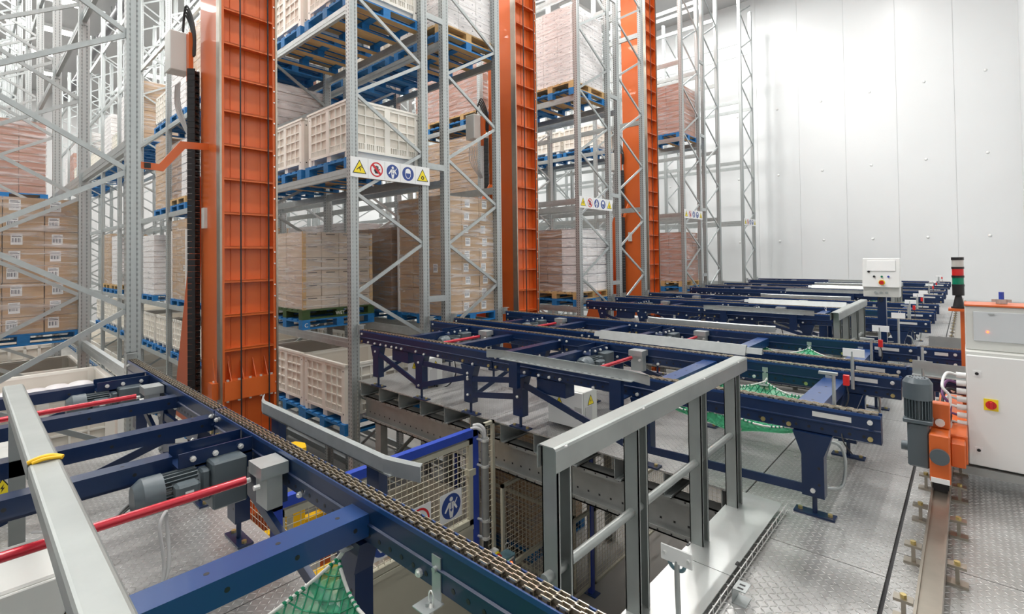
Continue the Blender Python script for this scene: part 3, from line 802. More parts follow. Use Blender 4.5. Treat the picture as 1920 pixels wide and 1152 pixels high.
# ================================================================ SAFETY SIGNS
def disc(mb, cy, cz, r, x, m, n=24, r0=0):
    if r0 == 0:
        mb.add([(x, cy+r*math.cos(2*math.pi*i/n), cz+r*math.sin(2*math.pi*i/n)) for i in range(n)], [tuple(range(n))], m)
    else:
        vs = [(x, cy+q*math.cos(2*math.pi*i/n), cz+q*math.sin(2*math.pi*i/n)) for q in (r, r0) for i in range(n)]
        mb.add(vs, [(i, (i+1) % n, n+(i+1) % n, n+i) for i in range(n)], m)
def poly(mb, pts, x, m, cy=0, cz=0, s=1):
    mb.add([(x, cy+a*s, cz+b*s) for a, b in pts], [tuple(range(len(pts)))], m)
SM = ['paper', 'signyellow', 'black', 'signred', 'signblue']
def sign_symbol(kind, s=.1):
    """flat printed symbol in the YZ plane facing +X, half size s"""
    mb = MB(); x = .0
    if kind in ('fall', 'cut', 'volt'):
        poly(mb, [(-.95, -.75), (.95, -.75), (0, .95)], x, 2, s=s); poly(mb, [(-.80, -.66), (.80, -.66), (0, .76)], x+.0006, 1, s=s)
        if kind == 'fall':
            poly(mb, [(-.35, -.35), (-.05, -.1), (.25, .12), (.18, .2), (-.12, .0), (-.4, -.27)], x+.0012, 2, s=s)
            poly(mb, [(-.05, -.1), (.1, -.45), (.18, -.42), (.1, -.02)], x+.0012, 2, s=s); poly(mb, [(.1, .1), (.42, -.05), (.42, .03), (.15, .2)], x+.0012, 2, s=s)
            disc(mb, .30*s, .25*s, .08*s, x+.0012, 2, 10)
        elif kind == 'cut': disc(mb, 0, -.28*s, .26*s, x+.0012, 2, 14, .12*s)
        else: poly(mb, [(.12, .35), (-.18, -.12), (-.02, -.1), (-.1, -.5), (.18, -.02), (.02, -.05)], x+.0012, 2, s=s)
    elif kind == 'hand':
        disc(mb, 0, 0, .92*s, x, 3, 28, .76*s)
        poly(mb, [(-.2, -.5), (.22, -.5), (.32, -.1), (.2, .08), (-.28, .08), (-.36, -.1)], x+.0004, 2, s=s)
        for i, a in enumerate((-.24, -.09, .06, .2)): poly(mb, [(a-.055, 0), (a+.055, 0), (a+.075, .42+.08*(i in (1, 2))), (a-.035, .42+.08*(i in (1, 2)))], x+.0004, 2, s=s)
        poly(mb, [(.3, -.2), (.5, .08), (.42, .14), (.22, -.02)], x+.0004, 2, s=s)
        poly(mb, [(-.68, .46), (-.46, .68), (.68, -.46), (.46, -.68)], x+.0010, 3, s=s)
    elif kind == 'harness':
        disc(mb, 0, 0, .92*s, x, 4, 28)
        disc(mb, 0, .52*s, .17*s, x+.0006, 0, 14)
        poly(mb, [(-.26, .3), (.26, .3), (.2, -.5), (.12, -.85), (-.12, -.85), (-.2, -.5)], x+.0006, 0, s=s)
        poly(mb, [(-.26, .3), (-.66, -.3), (-.54, -.38), (-.16, .1)], x+.0006, 0, s=s); poly(mb, [(.26, .3), (.60, -.25), (.5, -.36), (.16, .1)], x+.0006, 0, s=s)
        poly(mb, [(.35, .05), (.62, .45), (.55, .5), (.3, .12)], x+.0006, 0, s=s)
        poly(mb, [(-.16, -.2), (.16, -.2), (0, -.42)], x+.0012, 4, s=s); poly(mb, [(-.03, .28), (.03, .28), (.03, -.2), (-.03, -.2)], x+.0012, 4, s=s)
    elif kind == 'helmet':
        disc(mb, 0, 0, .92*s, x, 4, 28)
        poly(mb, [(-.42, .12), (-.42, .4), (-.25, .62), (0, .7), (.25, .62), (.42, .4), (.42, .12)], x+.0006, 0, s=s)
        poly(mb, [(-.46, .12), (.46, .12), (.42, -.3), (.2, -.62), (-.2, -.62), (-.42, -.3)], x+.0005, 0, s=s)
        poly(mb, [(-.38, .06), (.38, .06), (.34, -.28), (.15, -.54), (-.15, -.54), (-.34, -.28)], x+.0011, 4, s=s)
    return mb
def sign_strip(loc, w, h, label):
    t = thing('sign_strip', label, 'sign', loc)
    MB().box(-.006, 0, -w/2, w/2, -h/2, h/2).build('board', 'paper', t)
    n = 5
    for i, kd in enumerate(('fall', 'hand', 'harness', 'helmet', 'cut')):
        cw = w/n; y = -w/2+cw*(i+.5)
        sign_symbol(kd, min(cw, h)*.42).build('symbol', SM, t, (.0015, y, 0))
        if i: MB().box(0, .0012, y-cw/2-.002, y-cw/2+.002, -h/2+.01, h/2-.01).build('divider', 'cable', t)
    return t
for y, z, ax, lab in ((4.09, 2.83, 1.31, 'large strip of five safety symbols on rack right of the first mast'),
                      (9.36, 2.75, 1.31, 'medium strip of five safety symbols on rack right of the second mast'),
                      (14.64, 2.80, 1.33, 'small strip of five safety symbols on rack right of the third mast'),
                      (19.89, 2.80, 1.36, 'tiniest strip of five safety symbols, on the rack by the white wall')):
    sign_strip((XR+.012, y, z), ax, .27 if y < 6 else .25, lab)

# ================================================================ CONVEYORS
ZC = .68
def chain_mesh(Lx, name='chain'):
    """triple roller chain along +X from 0, top at z=0"""
    mb = MB(); p = .03; n = int(Lx/p)
    for i in range(n):
        x = i*p
        for j, y in enumerate((-.027, -.0135, -.009, .0045, .009, .0225)[:6]):
            if (i % 2 == 0) == (j % 2 == 0):
                mb.box(x+.001, x+p*1.15, y-.0016+.002, y+.0016+.002, -.018, -.001, 0)
        mb.box(x-.004, x+.004, -.030, .030, -.014, -.006, 1)
    mb.box(0, Lx, -.033, .033, -.026, -.019, 1)
    return mb.mesh(name, ['chainlink', 'chaindk'])
CH1 = chain_mesh(2.40); CH2 = chain_mesh(3.06)
def rail_mesh(Lx, holes=True):
    mb = MB()
    # profile (y,z), z=0 is chain top
    pr = [(-.036, -.024), (.036, -.024), (.036, -.095), (.044, -.099), (.044, -.106), (.036, -.112), (.036, -.172), (.028, -.178), (-.028, -.178), (-.036, -.172), (-.036, -.112), (-.044, -.106), (-.044, -.099), (-.036, -.095)]
    mb.prism(pr, 'x', 0, Lx)
    for s_ in (-1, 1): mb.box(0, Lx, s_*.036-.003, s_*.036+.003, -.03, -.012, 2)
    if holes:
        k = 0; x = .06
        while x < Lx-.05:
            for s_ in (-1, 1): mb.cyl((x, s_*.0362, -.143), (x, s_*.0372, -.143), .0095, 8, m=1)
            x += .07
    return mb.mesh('side_rail', ['navy', 'black', 'blue2'])
RL1 = rail_mesh(2.42); RL2 = rail_mesh(3.08)
endcap = MB()
endcap.cyl((0, -.034, -.055), (0, .034, -.055), .05, 16)
EC = endcap.mesh('rail_end', ['navy'])
BOLT = MB().cyl((0, 0, 0), (0, -.012, 0), .014, 8, sm=False).cyl((0, -.012, 0), (0, -.018, 0), .008, 6, sm=False).mesh('bolt', ['zinc'])
BOLTB = MB().cyl((0, 0, 0), (0, -.010, 0), .014, 8, sm=False).mesh('bolt', ['brass'])
def leg_mb(z1, w=.12, d=.08):
    mb = MB(); mb.box(-w/2, w/2, -d/2, d/2, .12, z1-.06)
    mb.prism([(-w/2, z1-.13), (w/2, z1-.13), (w/2+.045, z1), (-w/2-.045, z1)], 'y', -d/2-.004, d/2)
    for z in (.2, .3, .4): mb.cyl((w*.28, -d/2-.0006, z), (w*.28, -d/2-.0002, z), .008, 8, m=1)
    return mb
LEG = leg_mb(ZC-.178).mesh('leg', ['navy', 'black'])
FOOTP = MB().box(-.11, .11, -.04, .04, 0, .012).cyl((0, 0, .012), (0, 0, .125), .014, 8).mesh('foot', ['navy'])
FB = MB().cyl((0, 0, 0), (0, 0, .014), .014, 6, sm=False).mesh('foot_bolt', ['brass'])
def beam_mb(w, h, y0, y1):
    mb = MB().box(-w/2, w/2, y0, y1, -h, 0)
    y = y0+.12
    while y < y1-.05:
        mb.cyl((0, y, .0001), (0, y, .0006), .009, 8, m=1); mb.cyl((w/2+.0001, y+.04, -h/2), (w/2+.0006, y+.04, -h/2), .009, 8, m=1); y += .22
    return mb
def motor_parts(t, x, y, s, zoff=0):
    """drive unit: s=+1 motor body points to -Y from gearbox beside the +Y rail ; -1 mirrored"""
    def Y(a): return y-s*a
    z = .50+zoff
    g = MB().box(x-.10, x+.10, min(Y(.26), Y(.10)), max(Y(.26), Y(.10)), z-.13, z+.10); g.box(x-.07, x+.07, min(Y(.30), Y(.26)), max(Y(.30), Y(.26)), z-.08, z+.07)
    g.build('gearbox', 'motor', t, bevel=.008)
    m = MB(); m.cyl((x, Y(.30), z), (x, Y(.42), z), .062, 20)
    for i in range(24):
        a = 2*math.pi*i/24; c_, s_ = math.cos(a), math.sin(a)
        m.bar((x+c_*.070, Y(.31), z+s_*.070), (x+c_*.070, Y(.45), z+s_*.070), .004, .026, (c_, 0, s_))
    m.build('motor_body', 'motor', t)
    f = MB(); f.cyl((x, Y(.45), z), (x, Y(.53), z), .088, 24); f.cyl((x, Y(.53), z), (x, Y(.565), z), .088, 24, r2=.062)
    f.build('fan_cover', 'motor', t)
    tb = MB().box(x+.06, x+.13, min(Y(.32), Y(.42)), max(Y(.32), Y(.42)), z-.045, z+.05).build('terminal_box', 'motor', t, bevel=.012)
    MB().box(x+.131, x+.132, min(Y(.35), Y(.385)), max(Y(.35), Y(.385)), z+.0, z+.018).build('name_plate', 'paper', t)
def drive(t, x, y, s, sheets=True):
    """drive group beside the +Y rail (s=1) or the -Y rail (s=-1) of a conveyor; y = rail centre"""
    def Y(a): return y-s*a
    # channel mount plate carrying the motor
    a0, a1 = min(Y(.38), Y(.04)), max(Y(.38), Y(.04))
    MB().box(x-.09, x+.09, a0, a1, .575, .585).box(x-.09, x-.08, a0, a1, .575, .655).box(x+.08, x+.09, a0, a1, .50, .655).build('motor_mount', 'navy', t)
    for yy in (.10, .22, .32):
        for zz in (.56, .62): put('bolt', BOLT, t, (x+.09, Y(yy), zz), rot=(0, 0, R(90)))
        put('bolt', BOLT, t, (x-.03, Y(yy), .588), rot=(R(-90), 0, 0))
    motor_parts(t, x+.09, y, s, .0)
    xc = x+.47
    b0, b1 = min(Y(.20), Y(.05)), max(Y(.20), Y(.05))
    cv = MB().box(xc-.065, xc+.065, b0+.06, b1-.02, .44, .64)
    cv.box(xc-.075, xc+.075, b0+.03, b1+.006, .59, .645).build('shaft_cover', 'galv', t)
    for dx in (-.055, .055): MB().cyl((xc+dx, Y(.17), .56), (xc+dx, Y(.195), .56), .012, 8).build('bolt', 'zinc', t)
    sh = MB().cyl((x+.44, Y(.20), .575), (x+.44, Y(1.10), .575), .019, 14)
    return sh.build('drive_shaft', 'red', t)
def trap_guide(Lx, s):
    """bent galvanised side guide along X; s=+1 faces -Y (flange toward +Y)"""
    mb = MB(); th = .005
    L0 = [(0, .06*s), (.10, .015*s), (.16, 0), (Lx-.2, 0), (Lx-.14, .012*s), (Lx, .05*s)]
    for i in range(5):
        (xa, ya), (xb, yb) = L0[i], L0[i+1]
        za = [.012, 0, 0, 0, 0, .012]
        for z0, z1, o0, o1 in ((-.01, .055, 0, 0), (.055, .066, 0, .010*s)):
            mb.add([(xa, ya+o0, z0), (xb, yb+o0, z0), (xb, yb+o1, z1), (xa, ya+o1, z1), (xa, ya+th*s+o0, z0), (xb, yb+th*s+o0, z0), (xb, yb+th*s+o1, z1), (xa, ya+th*s+o1, z1)],
                   [(0, 1, 2, 3), (7, 6, 5, 4), (0, 4, 5, 1), (3, 2, 6, 7), (0, 3, 7, 4), (1, 5, 6, 2)])
    mb.box(.15, Lx-.15, min(0, .05*s), max(0, .05*s), -.012, -.006)
    x = .2
    while x < Lx-.2:
        mb.box(x, x+.03, min(.02*s, .032*s), max(.02*s, .032*s), -.006, -.0055, 1); x += .07
    return mb
XS, XJ, XE = -5.9, -3.47, -.40
def conveyor(y0, y1, side, label, first=False, dual=True):
    """rails at y0<y1. side=-1: guide outside y0 ; +1: outside y1"""
    t = thing('chain_conveyor', label, 'conveyor', (0, y0, 0)); w = y1-y0
    for i, y in enumerate((0, w)):
        for (xa, rl, ch, Lx) in ((XS, RL1, CH1, 2.42), (XJ+.01, RL2, CH2, 3.06)):
            r = put('side_rail', rl, t, (xa, y, ZC)); 
            c = put('chain', ch, t, (xa, y, ZC)); c['kind'] = 'stuff'
            
            if rl is RL1: put('rail_end', EC, t, (xa+Lx, y, ZC))
        bx = [-5.85, -3.52, -3.42, -.43]
        for x in bx:
            for s_, rz in ((-1, 0), (1, math.pi)):
                put('bolt', BOLT, t, (x, y+s_*.036, ZC-.055), rot=(0, 0, rz)); put('bolt', BOLTB, t, (x, y+s_*.036, ZC-.15), rot=(0, 0, rz))
        for x in (-5.7, -5.55, -5.42, -5.3, -5.18, -5.08, -4.98, -4.7, -4.55, -4.3, -3.9, -3.75, -3.25, -3.05, -2.88, -2.76, -2.64, -2.3, -1.9, -1.4, -1.0, -.85):
            put('bolt', BOLTB if x in (-3.9, -3.25, -1.0, -.85) else BOLT, t, (x, y-.036, ZC-(.15 if x not in (-4.55, -3.75, -2.3) else .165)))
        MB().box(-5.97, -5.93, y-.04, y+.04, ZC-.06, ZC+.05).box(-5.97, -5.89, y-.04, y+.04, ZC+.045, ZC+.05).build('end_stop', 'galv', t)
        MB().box(-.72, -.52, y-.039, y-.036, ZC-.075, ZC-.045).build('slot_plate', 'zinc', t)
        for x in (-5.5, -4.62, -3.80, -3.12, -1.845, -.72):
            l = put('leg', LEG, t, (x, y-.02+.0, 0)); f = put('foot', FOOTP, l, (0, 0, 0))
            for dx in (-.08, .08): put('foot_bolt', FB, l, (dx, 0, .012))
        # diagonal braces along the side
        for (xa, za, xb, zb) in ((-5.5, .44, -4.62, .16), (-4.62, .16, -3.80, .38), (-3.8, .42, -4.62, .42), (-3.8, .2, -3.12, .30), (-3.8, .36, -3.2, .44), (-3.12, .44, -2.0, .13), (-2.0, .13, -.72, .16)):
            MB().bar((xa, y-.055, za), (xb, y-.055, zb), .008, .055, (0, 0, 1)).bar((xa, y-.044, za+.018), (xb, y-.044, zb+.018), .028, .006, (0, 0, 1)).build('brace', 'navy', t)
            for xx, zz in ((xa, za), (xb, zb)): put('bolt', BOLT, t, (xx, y-.06, zz))
    # cross beams
    for x, z, bw, h in ((-5.21, .62, .10, .08), (-4.30, .62, .10, .08), (-3.56, .62, .10, .08), (-3.15, .53, .05, .06), (-3.01, .62, .09, .08), (-1.78, .62, .12, .085), (-.80, .60, .15, .09)):
        beam_mb(bw, h, .036, w-(.38 if x in (-5.21, -3.01) else .036)).build('cross_beam', ['navy' if x < -1.8 else 'blue2', 'black'], t, (x, 0, z))
    for x in (-5.5, -3.8, -.72):
        MB().bar((x, .05, .18), (x, w-.05, .52), .045, .008, (1, 0, 0)).build('cross_brace', 'navy', t)
    yr = w if side > 0 else 0
    if side > 0:
        drive(t, -5.14, w, 1); drive(t, -2.95, w, 1)
    else:
        drive(t, -5.14, w, 1); drive(t, -2.95, w, 1)
    # guard boxes under the rail
    for x in (-5.02, -2.75):
        MB().box(x-.16, x+.16, -.03 if side < 0 else w-.06, .10 if side < 0 else w+.03, .37, .50).build('drive_guard', 'navy', t)
    # guides
    gy = w+.15 if side > 0 else -.15
    trap_guide(1.66, side).build('side_guide', ['galv', 'black'], t, (-3.37, gy, ZC-.01))
    for x in (-3.05, -2.0):
        MB().box(x-.05, x+.05, min(gy+side*.006, gy+side*.05), max(gy+side*.006, gy+side*.05), .42, ZC-.025).build('guide_post', 'navy', t)
        MB().box(x-.04, x+.04, min(gy, yr), max(gy, yr), .50, .51).build('guide_bracket', 'navy', t)
    # end sensor posts and reflectors
    sx, sy = -.62, 0
    if y0 > 1:
      MB().cyl((sx, sy+.06, .55), (sx, sy+.06, .86), .010, 8).build('sensor_post', 'galv', t)
      MB().box(sx+.05, sx+.08, sy+.045, sy+.075, .80, .86).build('sensor', 'redplastic', t)
      MB().box(sx-.08, sx+.02, sy+.05, sy+.08, .85, .865).build('sensor_bracket', 'galv', t)
      MB().tube([(sx+.065, sy+.06, .80), (sx+.075, sy+.05, .72), (sx+.04, sy+.04, .60), (sx+.06, sy-.06, .50), (sx+.10, sy-.03, .42)], .004, 5).build('sensor_cable', 'rubber', t)
      MB().cyl((sx-.05, w-.09, .55), (sx-.05, w-.09, .84), .012, 8).build('reflector_post', 'galv', t)
      MB().box(sx-.11, sx+.03, w-.10, w-.09, .80, .86).build('reflector', 'paper', t)
    # low tube frame at the end
    MB().tube([(-.66, .05, .44), (-.60, .08, .42), (-.575, .09, .34), (-.58, .08, .22), (-.60, .06, .17), (-.66, .04, .155)], .010, 8).build('bumper_tube', 'galv', t)
    # L hangers for the net
    hg = MB().box(-.022, .022, -.004, 0, -.09, .03).box(-.05, .022, -.07, 0, -.094, -.09)
    for x in (-1.82, -1.31, -.84):
        hg2 = MB().box(-.022, .022, -.004, 0, -.11, .03).box(-.035, .035, -.075, 0, -.114, -.11).cyl((0, -.004, -.01), (0, -.016, -.01), .010, 6).cyl((0, -.04, -.11), (0, -.04, -.10), .011, 6)
        hg2.build('net_hanger', 'galv', t, (x, w-.037, ZC-.09))
        h3 = MB().box(-.022, .022, 0, .004, -.11, .03).box(-.035, .035, 0, .075, -.114, -.11).cyl((0, .004, -.01), (0, .016, -.01), .010, 6)
        h3.build('net_hanger', 'galv', t, (x, .037, ZC-.09))
    return t
def cabinet(loc, label, s=1):
    t = thing('control_cabinet', label, 'cabinet', loc)
    MB().box(-.20, .20, -.11, .11, 0, .34).build('body', 'offwhite', t, bevel=.006)
    MB().box(-.195, .195, -.13, -.111, .008, .332).build('door', 'white', t, bevel=.004)
    MB().box(.112, .19, -.1315, -.1302, .09, .20).build('rating_sticker', 'cable', t)
    o = sign_symbol('volt', .05).build('warning_triangle', SM, t, (.10, -.1312, .21)); o.rotation_euler = (0, 0, R(-90)); o.location = (-.06, -.1312, .22)
    MB().box(.2, .2025, -.09, .02, .06, .20).build('rating_plate', 'cable', t)
    o = sign_symbol('volt', .055).build('warning_triangle', SM, t, (.202, .0, .25))
    for i in range(3): MB().cyl((.2-.05*i, .02, 0), (.2-.05*i, .02, -.03), .012, 8).build('cable_gland', 'black', t)
    MB().tube([(.1, .05, -.02), (.16, .06, -.06), (.28, .1, -.02), (.40, .12, .12), (.42, .1, .3)], .007, 6).build('feed_cable', 'white', t)
    MB().tube([(.15, .05, -.02), (.2, .06, -.05), (.33, .1, .0), (.46, .10, .15), (.44, .1, .32)], .007, 6).build('feed_cable', 'rubber', t)
    return t
# ------------------------------------------------ safety nets
def net(x0, x1, y0, y1, ztop, sag, label, seed=1, cell_=.05):
    t = thing('safety_net', label, 'net', ((x0+x1)/2, (y0+y1)/2, 0))
    rr_ = random.Random(seed); X = (x1-x0)/2; Y = (y1-y0)/2
    nx = max(4, int(2*X/cell_)); ny = max(4, int(2*Y/cell_))
    def P(i, j):
        u = i/nx*2-1; v = j/ny*2-1
        e = max(0, (1-u*u)*(1-v*v))
        z = ztop - sag*e**.6 - .07*abs(math.sin(math.pi*(u+1)))*abs(v)**4 - .08*math.sin(math.pi*(v+1)/2)*abs(u)**6 + .016*math.sin(7*u+seed)*math.cos(5*v)*min(1, 4*e)
        return Vector((u*X*(1-.06*(1-v*v)), v*Y*(1-.10*abs(math.sin(math.pi*(u+1)))), z))
    mb = MB()
    def cord(a, b, r=.0034):
        d = (b-a)
        if d.length < 1e-5: return
        d.normalize(); o1 = d.orthogonal().normalized(); o2 = d.cross(o1); vs = []
        for e in (a, b):
            for k in range(3):
                th = 2*math.pi*k/3; vs.append(e+(o1*math.cos(th)+o2*math.sin(th))*r)
        mb.add(vs, [(0, 1, 4, 3), (1, 2, 5, 4), (2, 0, 3, 5)])
    for i in range(nx):
        for j in range(ny):
            a, b, c, d = P(i, j), P(i+1, j), P(i, j+1), P(i+1, j+1)
            cord((a+b)/2, (a+c)/2); cord((b+d)/2, (c+d)/2); cord((a+b)/2, (b+d)/2); cord((a+c)/2, (c+d)/2)
    mb.build('mesh_cords', 'net', t)['kind'] = 'stuff'
    f2 = MB()
    for i in range(nx):
        for j in range(ny):
            f2.add([P(i+a, j+b)+Vector((0, 0, -.006)) for a, b in ((0, 0), (1, 0), (1, 1), (0, 1))], [(0, 1, 2, 3)], 0, True)
    f2.build('fine_liner', 'fabric', t)
    # rope threaded around the rim: white segments
    rim = [P(i, 0) for i in range(nx+1)]+[P(nx, j) for j in range(1, ny+1)]+[P(i, ny) for i in range(nx-1, -1, -1)]+[P(0, j) for j in range(ny-1, -1, -1)]
    MB().tube(rim, .007, 6).build('edge_rope', 'rope', t)
    cl = MB()
    for k_ in range(0, len(rim)-1):
        for s_ in (.2, .7):
            c = rim[k_].lerp(rim[k_+1], s_); cl.sph(c, .010 if k_ % 4 < 2 else .005, 6, 3)
    cl.build('edge_knots', 'net', t)['kind'] = 'stuff'
    for (ax, ay) in ((0, 0), (nx//2, 0), (nx//2, ny), (nx, 0), (0, ny), (nx, ny)):
        p = P(ax, ay); q_ = p+Vector((0, .03 if ay else -.03, .055))
        MB().tube([p, p.lerp(q_, .5)+Vector((.012, 0, 0)), q_], .009, 6).build('hook_rope', 'rope', t)
        MB().tube([q_+Vector((.012*math.cos(a_), 0, .02+.022*math.sin(a_))) for a_ in [k_*math.pi/6 for k_ in range(13)]], .003, 5).build('carabiner', 'zinc', t)
    return t
YA = [3.54, 8.80, 14.08, 19.28]; YB = [-.08, 5.17, 10.42, 15.68]; CW = 1.17
PL = ['nearest', 'second', 'third', 'fourth', 'fifth', 'sixth', 'seventh', 'eighth', 'ninth']
conveyor(YB[0], YB[0]+1.17, 1, 'navy chain conveyor in the foreground running past the left handrail')
cnames = {('A', 0): 'navy chain conveyor on the platform, nearest one beyond the open pit',
          ('B', 1): 'navy chain conveyor, second beyond the pit, back to back with the nearest',
          ('A', 1): 'navy chain conveyor, third beyond the pit, just behind the white operator console',
          ('B', 2): 'navy chain conveyor, fourth beyond the pit', ('A', 2): 'navy chain conveyor, fifth beyond the pit',
          ('B', 3): 'navy chain conveyor, sixth beyond the pit', ('A', 3): 'navy chain conveyor farthest away, closest to the white end wall'}
cA = conveyor(YA[0], YA[0]+1.17, -1, cnames[('A', 0)])
for i in (1, 2, 3): dup(cA, (0, YA[i], 0), cnames[('A', i)])
cB = conveyor(YB[1], YB[1]+1.17, 1, cnames[('B', 1)])
for i in (2, 3): dup(cB, (0, YB[i], 0), cnames[('B', i)])
# guides between back-to-back conveyors
g0 = None
for i, y in enumerate((4.93, 10.19, 15.46)):
    t = thing('guide_rail', ['galvanised guide profile between the two nearest conveyors beyond the pit', 'galvanised guide profile between the third and fourth conveyors beyond the pit', 'galvanised guide profile between the fifth and sixth conveyors beyond the pit'][i], 'guide', (-3.2, y, 0))
    MB().prism([(-.05, ZC-.02), (-.012, ZC+.07), (.012, ZC+.07), (.05, ZC-.02)], 'x', .08, 1.66).build('guide_profile', 'galv', t)
    MB().prism([(-.03, ZC+.0), (-.010, ZC+.05), (.010, ZC+.05), (.03, ZC+.0)], 'x', 0, .08).build('guide_end', 'galv', t)
    MB().prism([(-.03, ZC+.0), (-.010, ZC+.05), (.010, ZC+.05), (.03, ZC+.0)], 'x', 1.66, 1.80).build('guide_end', 'galv', t)
    for x in (.3, 1.4): MB().box(x-.04, x+.04, -.035, .035, 0, ZC-.02).build('guide_post', 'navy', t)
cabinet((-5.10, 3.95, .03), 'white control cabinet with yellow warning triangle under the left end of nearest platform conveyor')
cabinet((-2.78, 3.88, .03), 'white control cabinet with yellow triangle under the middle of nearest platform conveyor')
cabinet((-5.10, 9.2, .03), 'small white cabinet under the left end of the third platform conveyor')
cabinet((-2.78, 9.2, .03), 'small white cabinet under the middle of the third platform conveyor')
def low_cab(loc, label, sx=.40, sy=.30, h=.40):
    t = thing('control_cabinet', label, 'cabinet', loc)
    MB().box(0, sx, 0, sy, 0, h).build('body', 'offwhite', t, bevel=.008)
    MB().box(sx, sx+.014, .01, sy-.01, .01, h-.01).build('door', 'offwhite', t, bevel=.004)
    sign_symbol('volt', .062).build('warning_triangle', SM, t, (sx+.016, sy-.09, h*.5))
    return t
low_cab((-2.98, -.06, .02), 'pale grey cabinet with yellow high-voltage triangle under foreground conveyor, bottom left', .40, .42, .40)
low_cab((-4.9, .0, .02), 'pale grey cabinet with yellow triangle under foreground conveyor, beyond the nearer one', .40, .26, .36)
# loose cables around the near motor
t = thing('cable_bundle', 'loose grey and black cables hanging beside the near grey motor', 'cables', (-3.0, .35, 0))
for i in range(6):
    MB().tube([(.02*i-.05, -.05-.02*i, .40+.012*i), (.02*i, .06, .36+.01*i), (-.02+.01*i, .18, .40+.01*i), (-.04, .24, .45)], .006, 5).build('cable', 'cable' if i % 3 else 'rubber', t)
t = thing('hanging_hose', 'clear grey hose looped over the red shaft down to the deck', 'hose', (-2.7, .62, 0))
MB().tube([(0, 0, .47), (.03, -.03, .42), (.06, -.02, .25), (.10, -.06, .12), (.12, -.12, .02), (.05, -.3, .015), (.12, -.5, .015)], .008, 6).build('hose', 'cable', t)
MB().tube([(0, 0, .47), (-.03, .01, .42), (.05, .0, .25), (.09, -.05, .12), (.16, -.03, .03)], .008, 6).build('hose', 'cable', t)
net(-1.84, -.76, .02, .99, .43, .22, 'green safety net with white edge rope hung under the foreground conveyor', 1, .045)
net(-1.82, -.80, 3.62, 4.66, .50, .24, 'green safety net under the nearest platform conveyor, beside the handrail', 2, .05)
net(-1.82, -.80, 5.25, 6.29, .55, .17, 'green safety net under the second platform conveyor', 3, .055)
net(-1.80, -.80, 8.90, 9.88, .58, .14, 'green safety net behind the second handrail, third platform conveyor', 4, .07)
net(-1.80, -.80, 14.2, 15.1, .47, .24, 'small green safety net far away near the white console', 5, .12)

# ================================================================ HANDRAILS
def cap_y(y0, y1, x0, x1, z1, h=.085, t=.004, r=.012):
    out = [(x0, z1-h), (x0, z1-r), (x0+r*.3, z1-r*.3), (x0+r, z1), (x1-r, z1), (x1-r*.3, z1-r*.3), (x1, z1-r), (x1, z1-h), (x1-t, z1-h), (x1-t, z1-r), (x1-r, z1-t), (x0+r, z1-t), (x0+t, z1-r), (x0+t, z1-h)]
    return MB().prism(out, 'y', y0, y1)
def handrail(y0, y1, posts, label, zb=-.45):
    t = thing('handrail', label, 'handrail', (-1.09, y0, 0))
    cap_y(0, y1-y0, -.042, .042, .945).build('top_rail', 'galv_rail', t)
    for p in posts:
        y = p-y0; w = .085; th = .005
        mb = MB().box(-.035, .035, y-w/2, y-w/2+th, zb, .935).box(-.035, -.030, y-w/2, y+w/2, zb, .935).box(.030, .035, y-w/2, y-w/2+.012, zb, .935).box(.030, .035, y+w/2-.014, y+w/2, zb, .935).box(-.035, .035, y+w/2-th, y+w/2, zb, .935)
        # box-like post with open right side
        mb.build('post', 'galv_rail', t)
    MB().cyl((.0, -.02, .495), (.0, y1-y0-.05, .495), .018, 12).build('mid_rail', 'galv_rail', t)
    for p in posts: MB().cyl((.036, p-y0, .935), (.036, p-y0, .94), .01, 8).build('rivet', 'zinc', t)
    return t
handrail(1.36, 3.36, (1.42, 1.985, 2.665, 3.20), 'galvanised steel handrail at the edge of the pit, centre foreground')
handrail(6.45, 8.55, (6.60, 7.15, 7.75, 8.35), 'second galvanised handrail behind the operator console post')
handrail(12.2, 13.9, (12.3, 12.8, 13.3, 13.8), 'farthest galvanised handrail, tiny, right of the white console')
t = thing('handrail', 'galvanised box handrail running from bottom left corner over the foreground conveyor', 'handrail', (-3.84, .185, .94))
prof = [(-.041, -.055), (-.041, -.008), (-.036, -.002), (-.03, 0), (.03, 0), (.036, -.002), (.041, -.008), (.041, -.055), (.036, -.06), (-.036, -.06)]
MB().prism(prof, 'x', 0, 1.53).build('top_rail', 'galv_rail', t)
MB().prism(prof, 'x', 1.56, 4.2).build('top_rail', 'galv_rail', t)
MB().prism([(a*.93, b*.93-.002) for a, b in prof], 'x', 1.5, 1.6).build('splice_sleeve', 'black', t)
MB().tube([(1.545, -.04, .002), (1.55, -.01, .012), (1.545, .02, .010), (1.56, .045, .002)], .008, 6).build('yellow_tape', 'yellow', t)
MB().tube([(1.56, -.03, .002), (1.565, .0, .010), (1.56, .04, .004)], .006, 6).build('yellow_tape', 'yellow', t)
for x in (.3, 3.9): MB().box(x-.03, x+.03, -.03, .03, -.94, -.055).build('post', 'galv_rail', t)

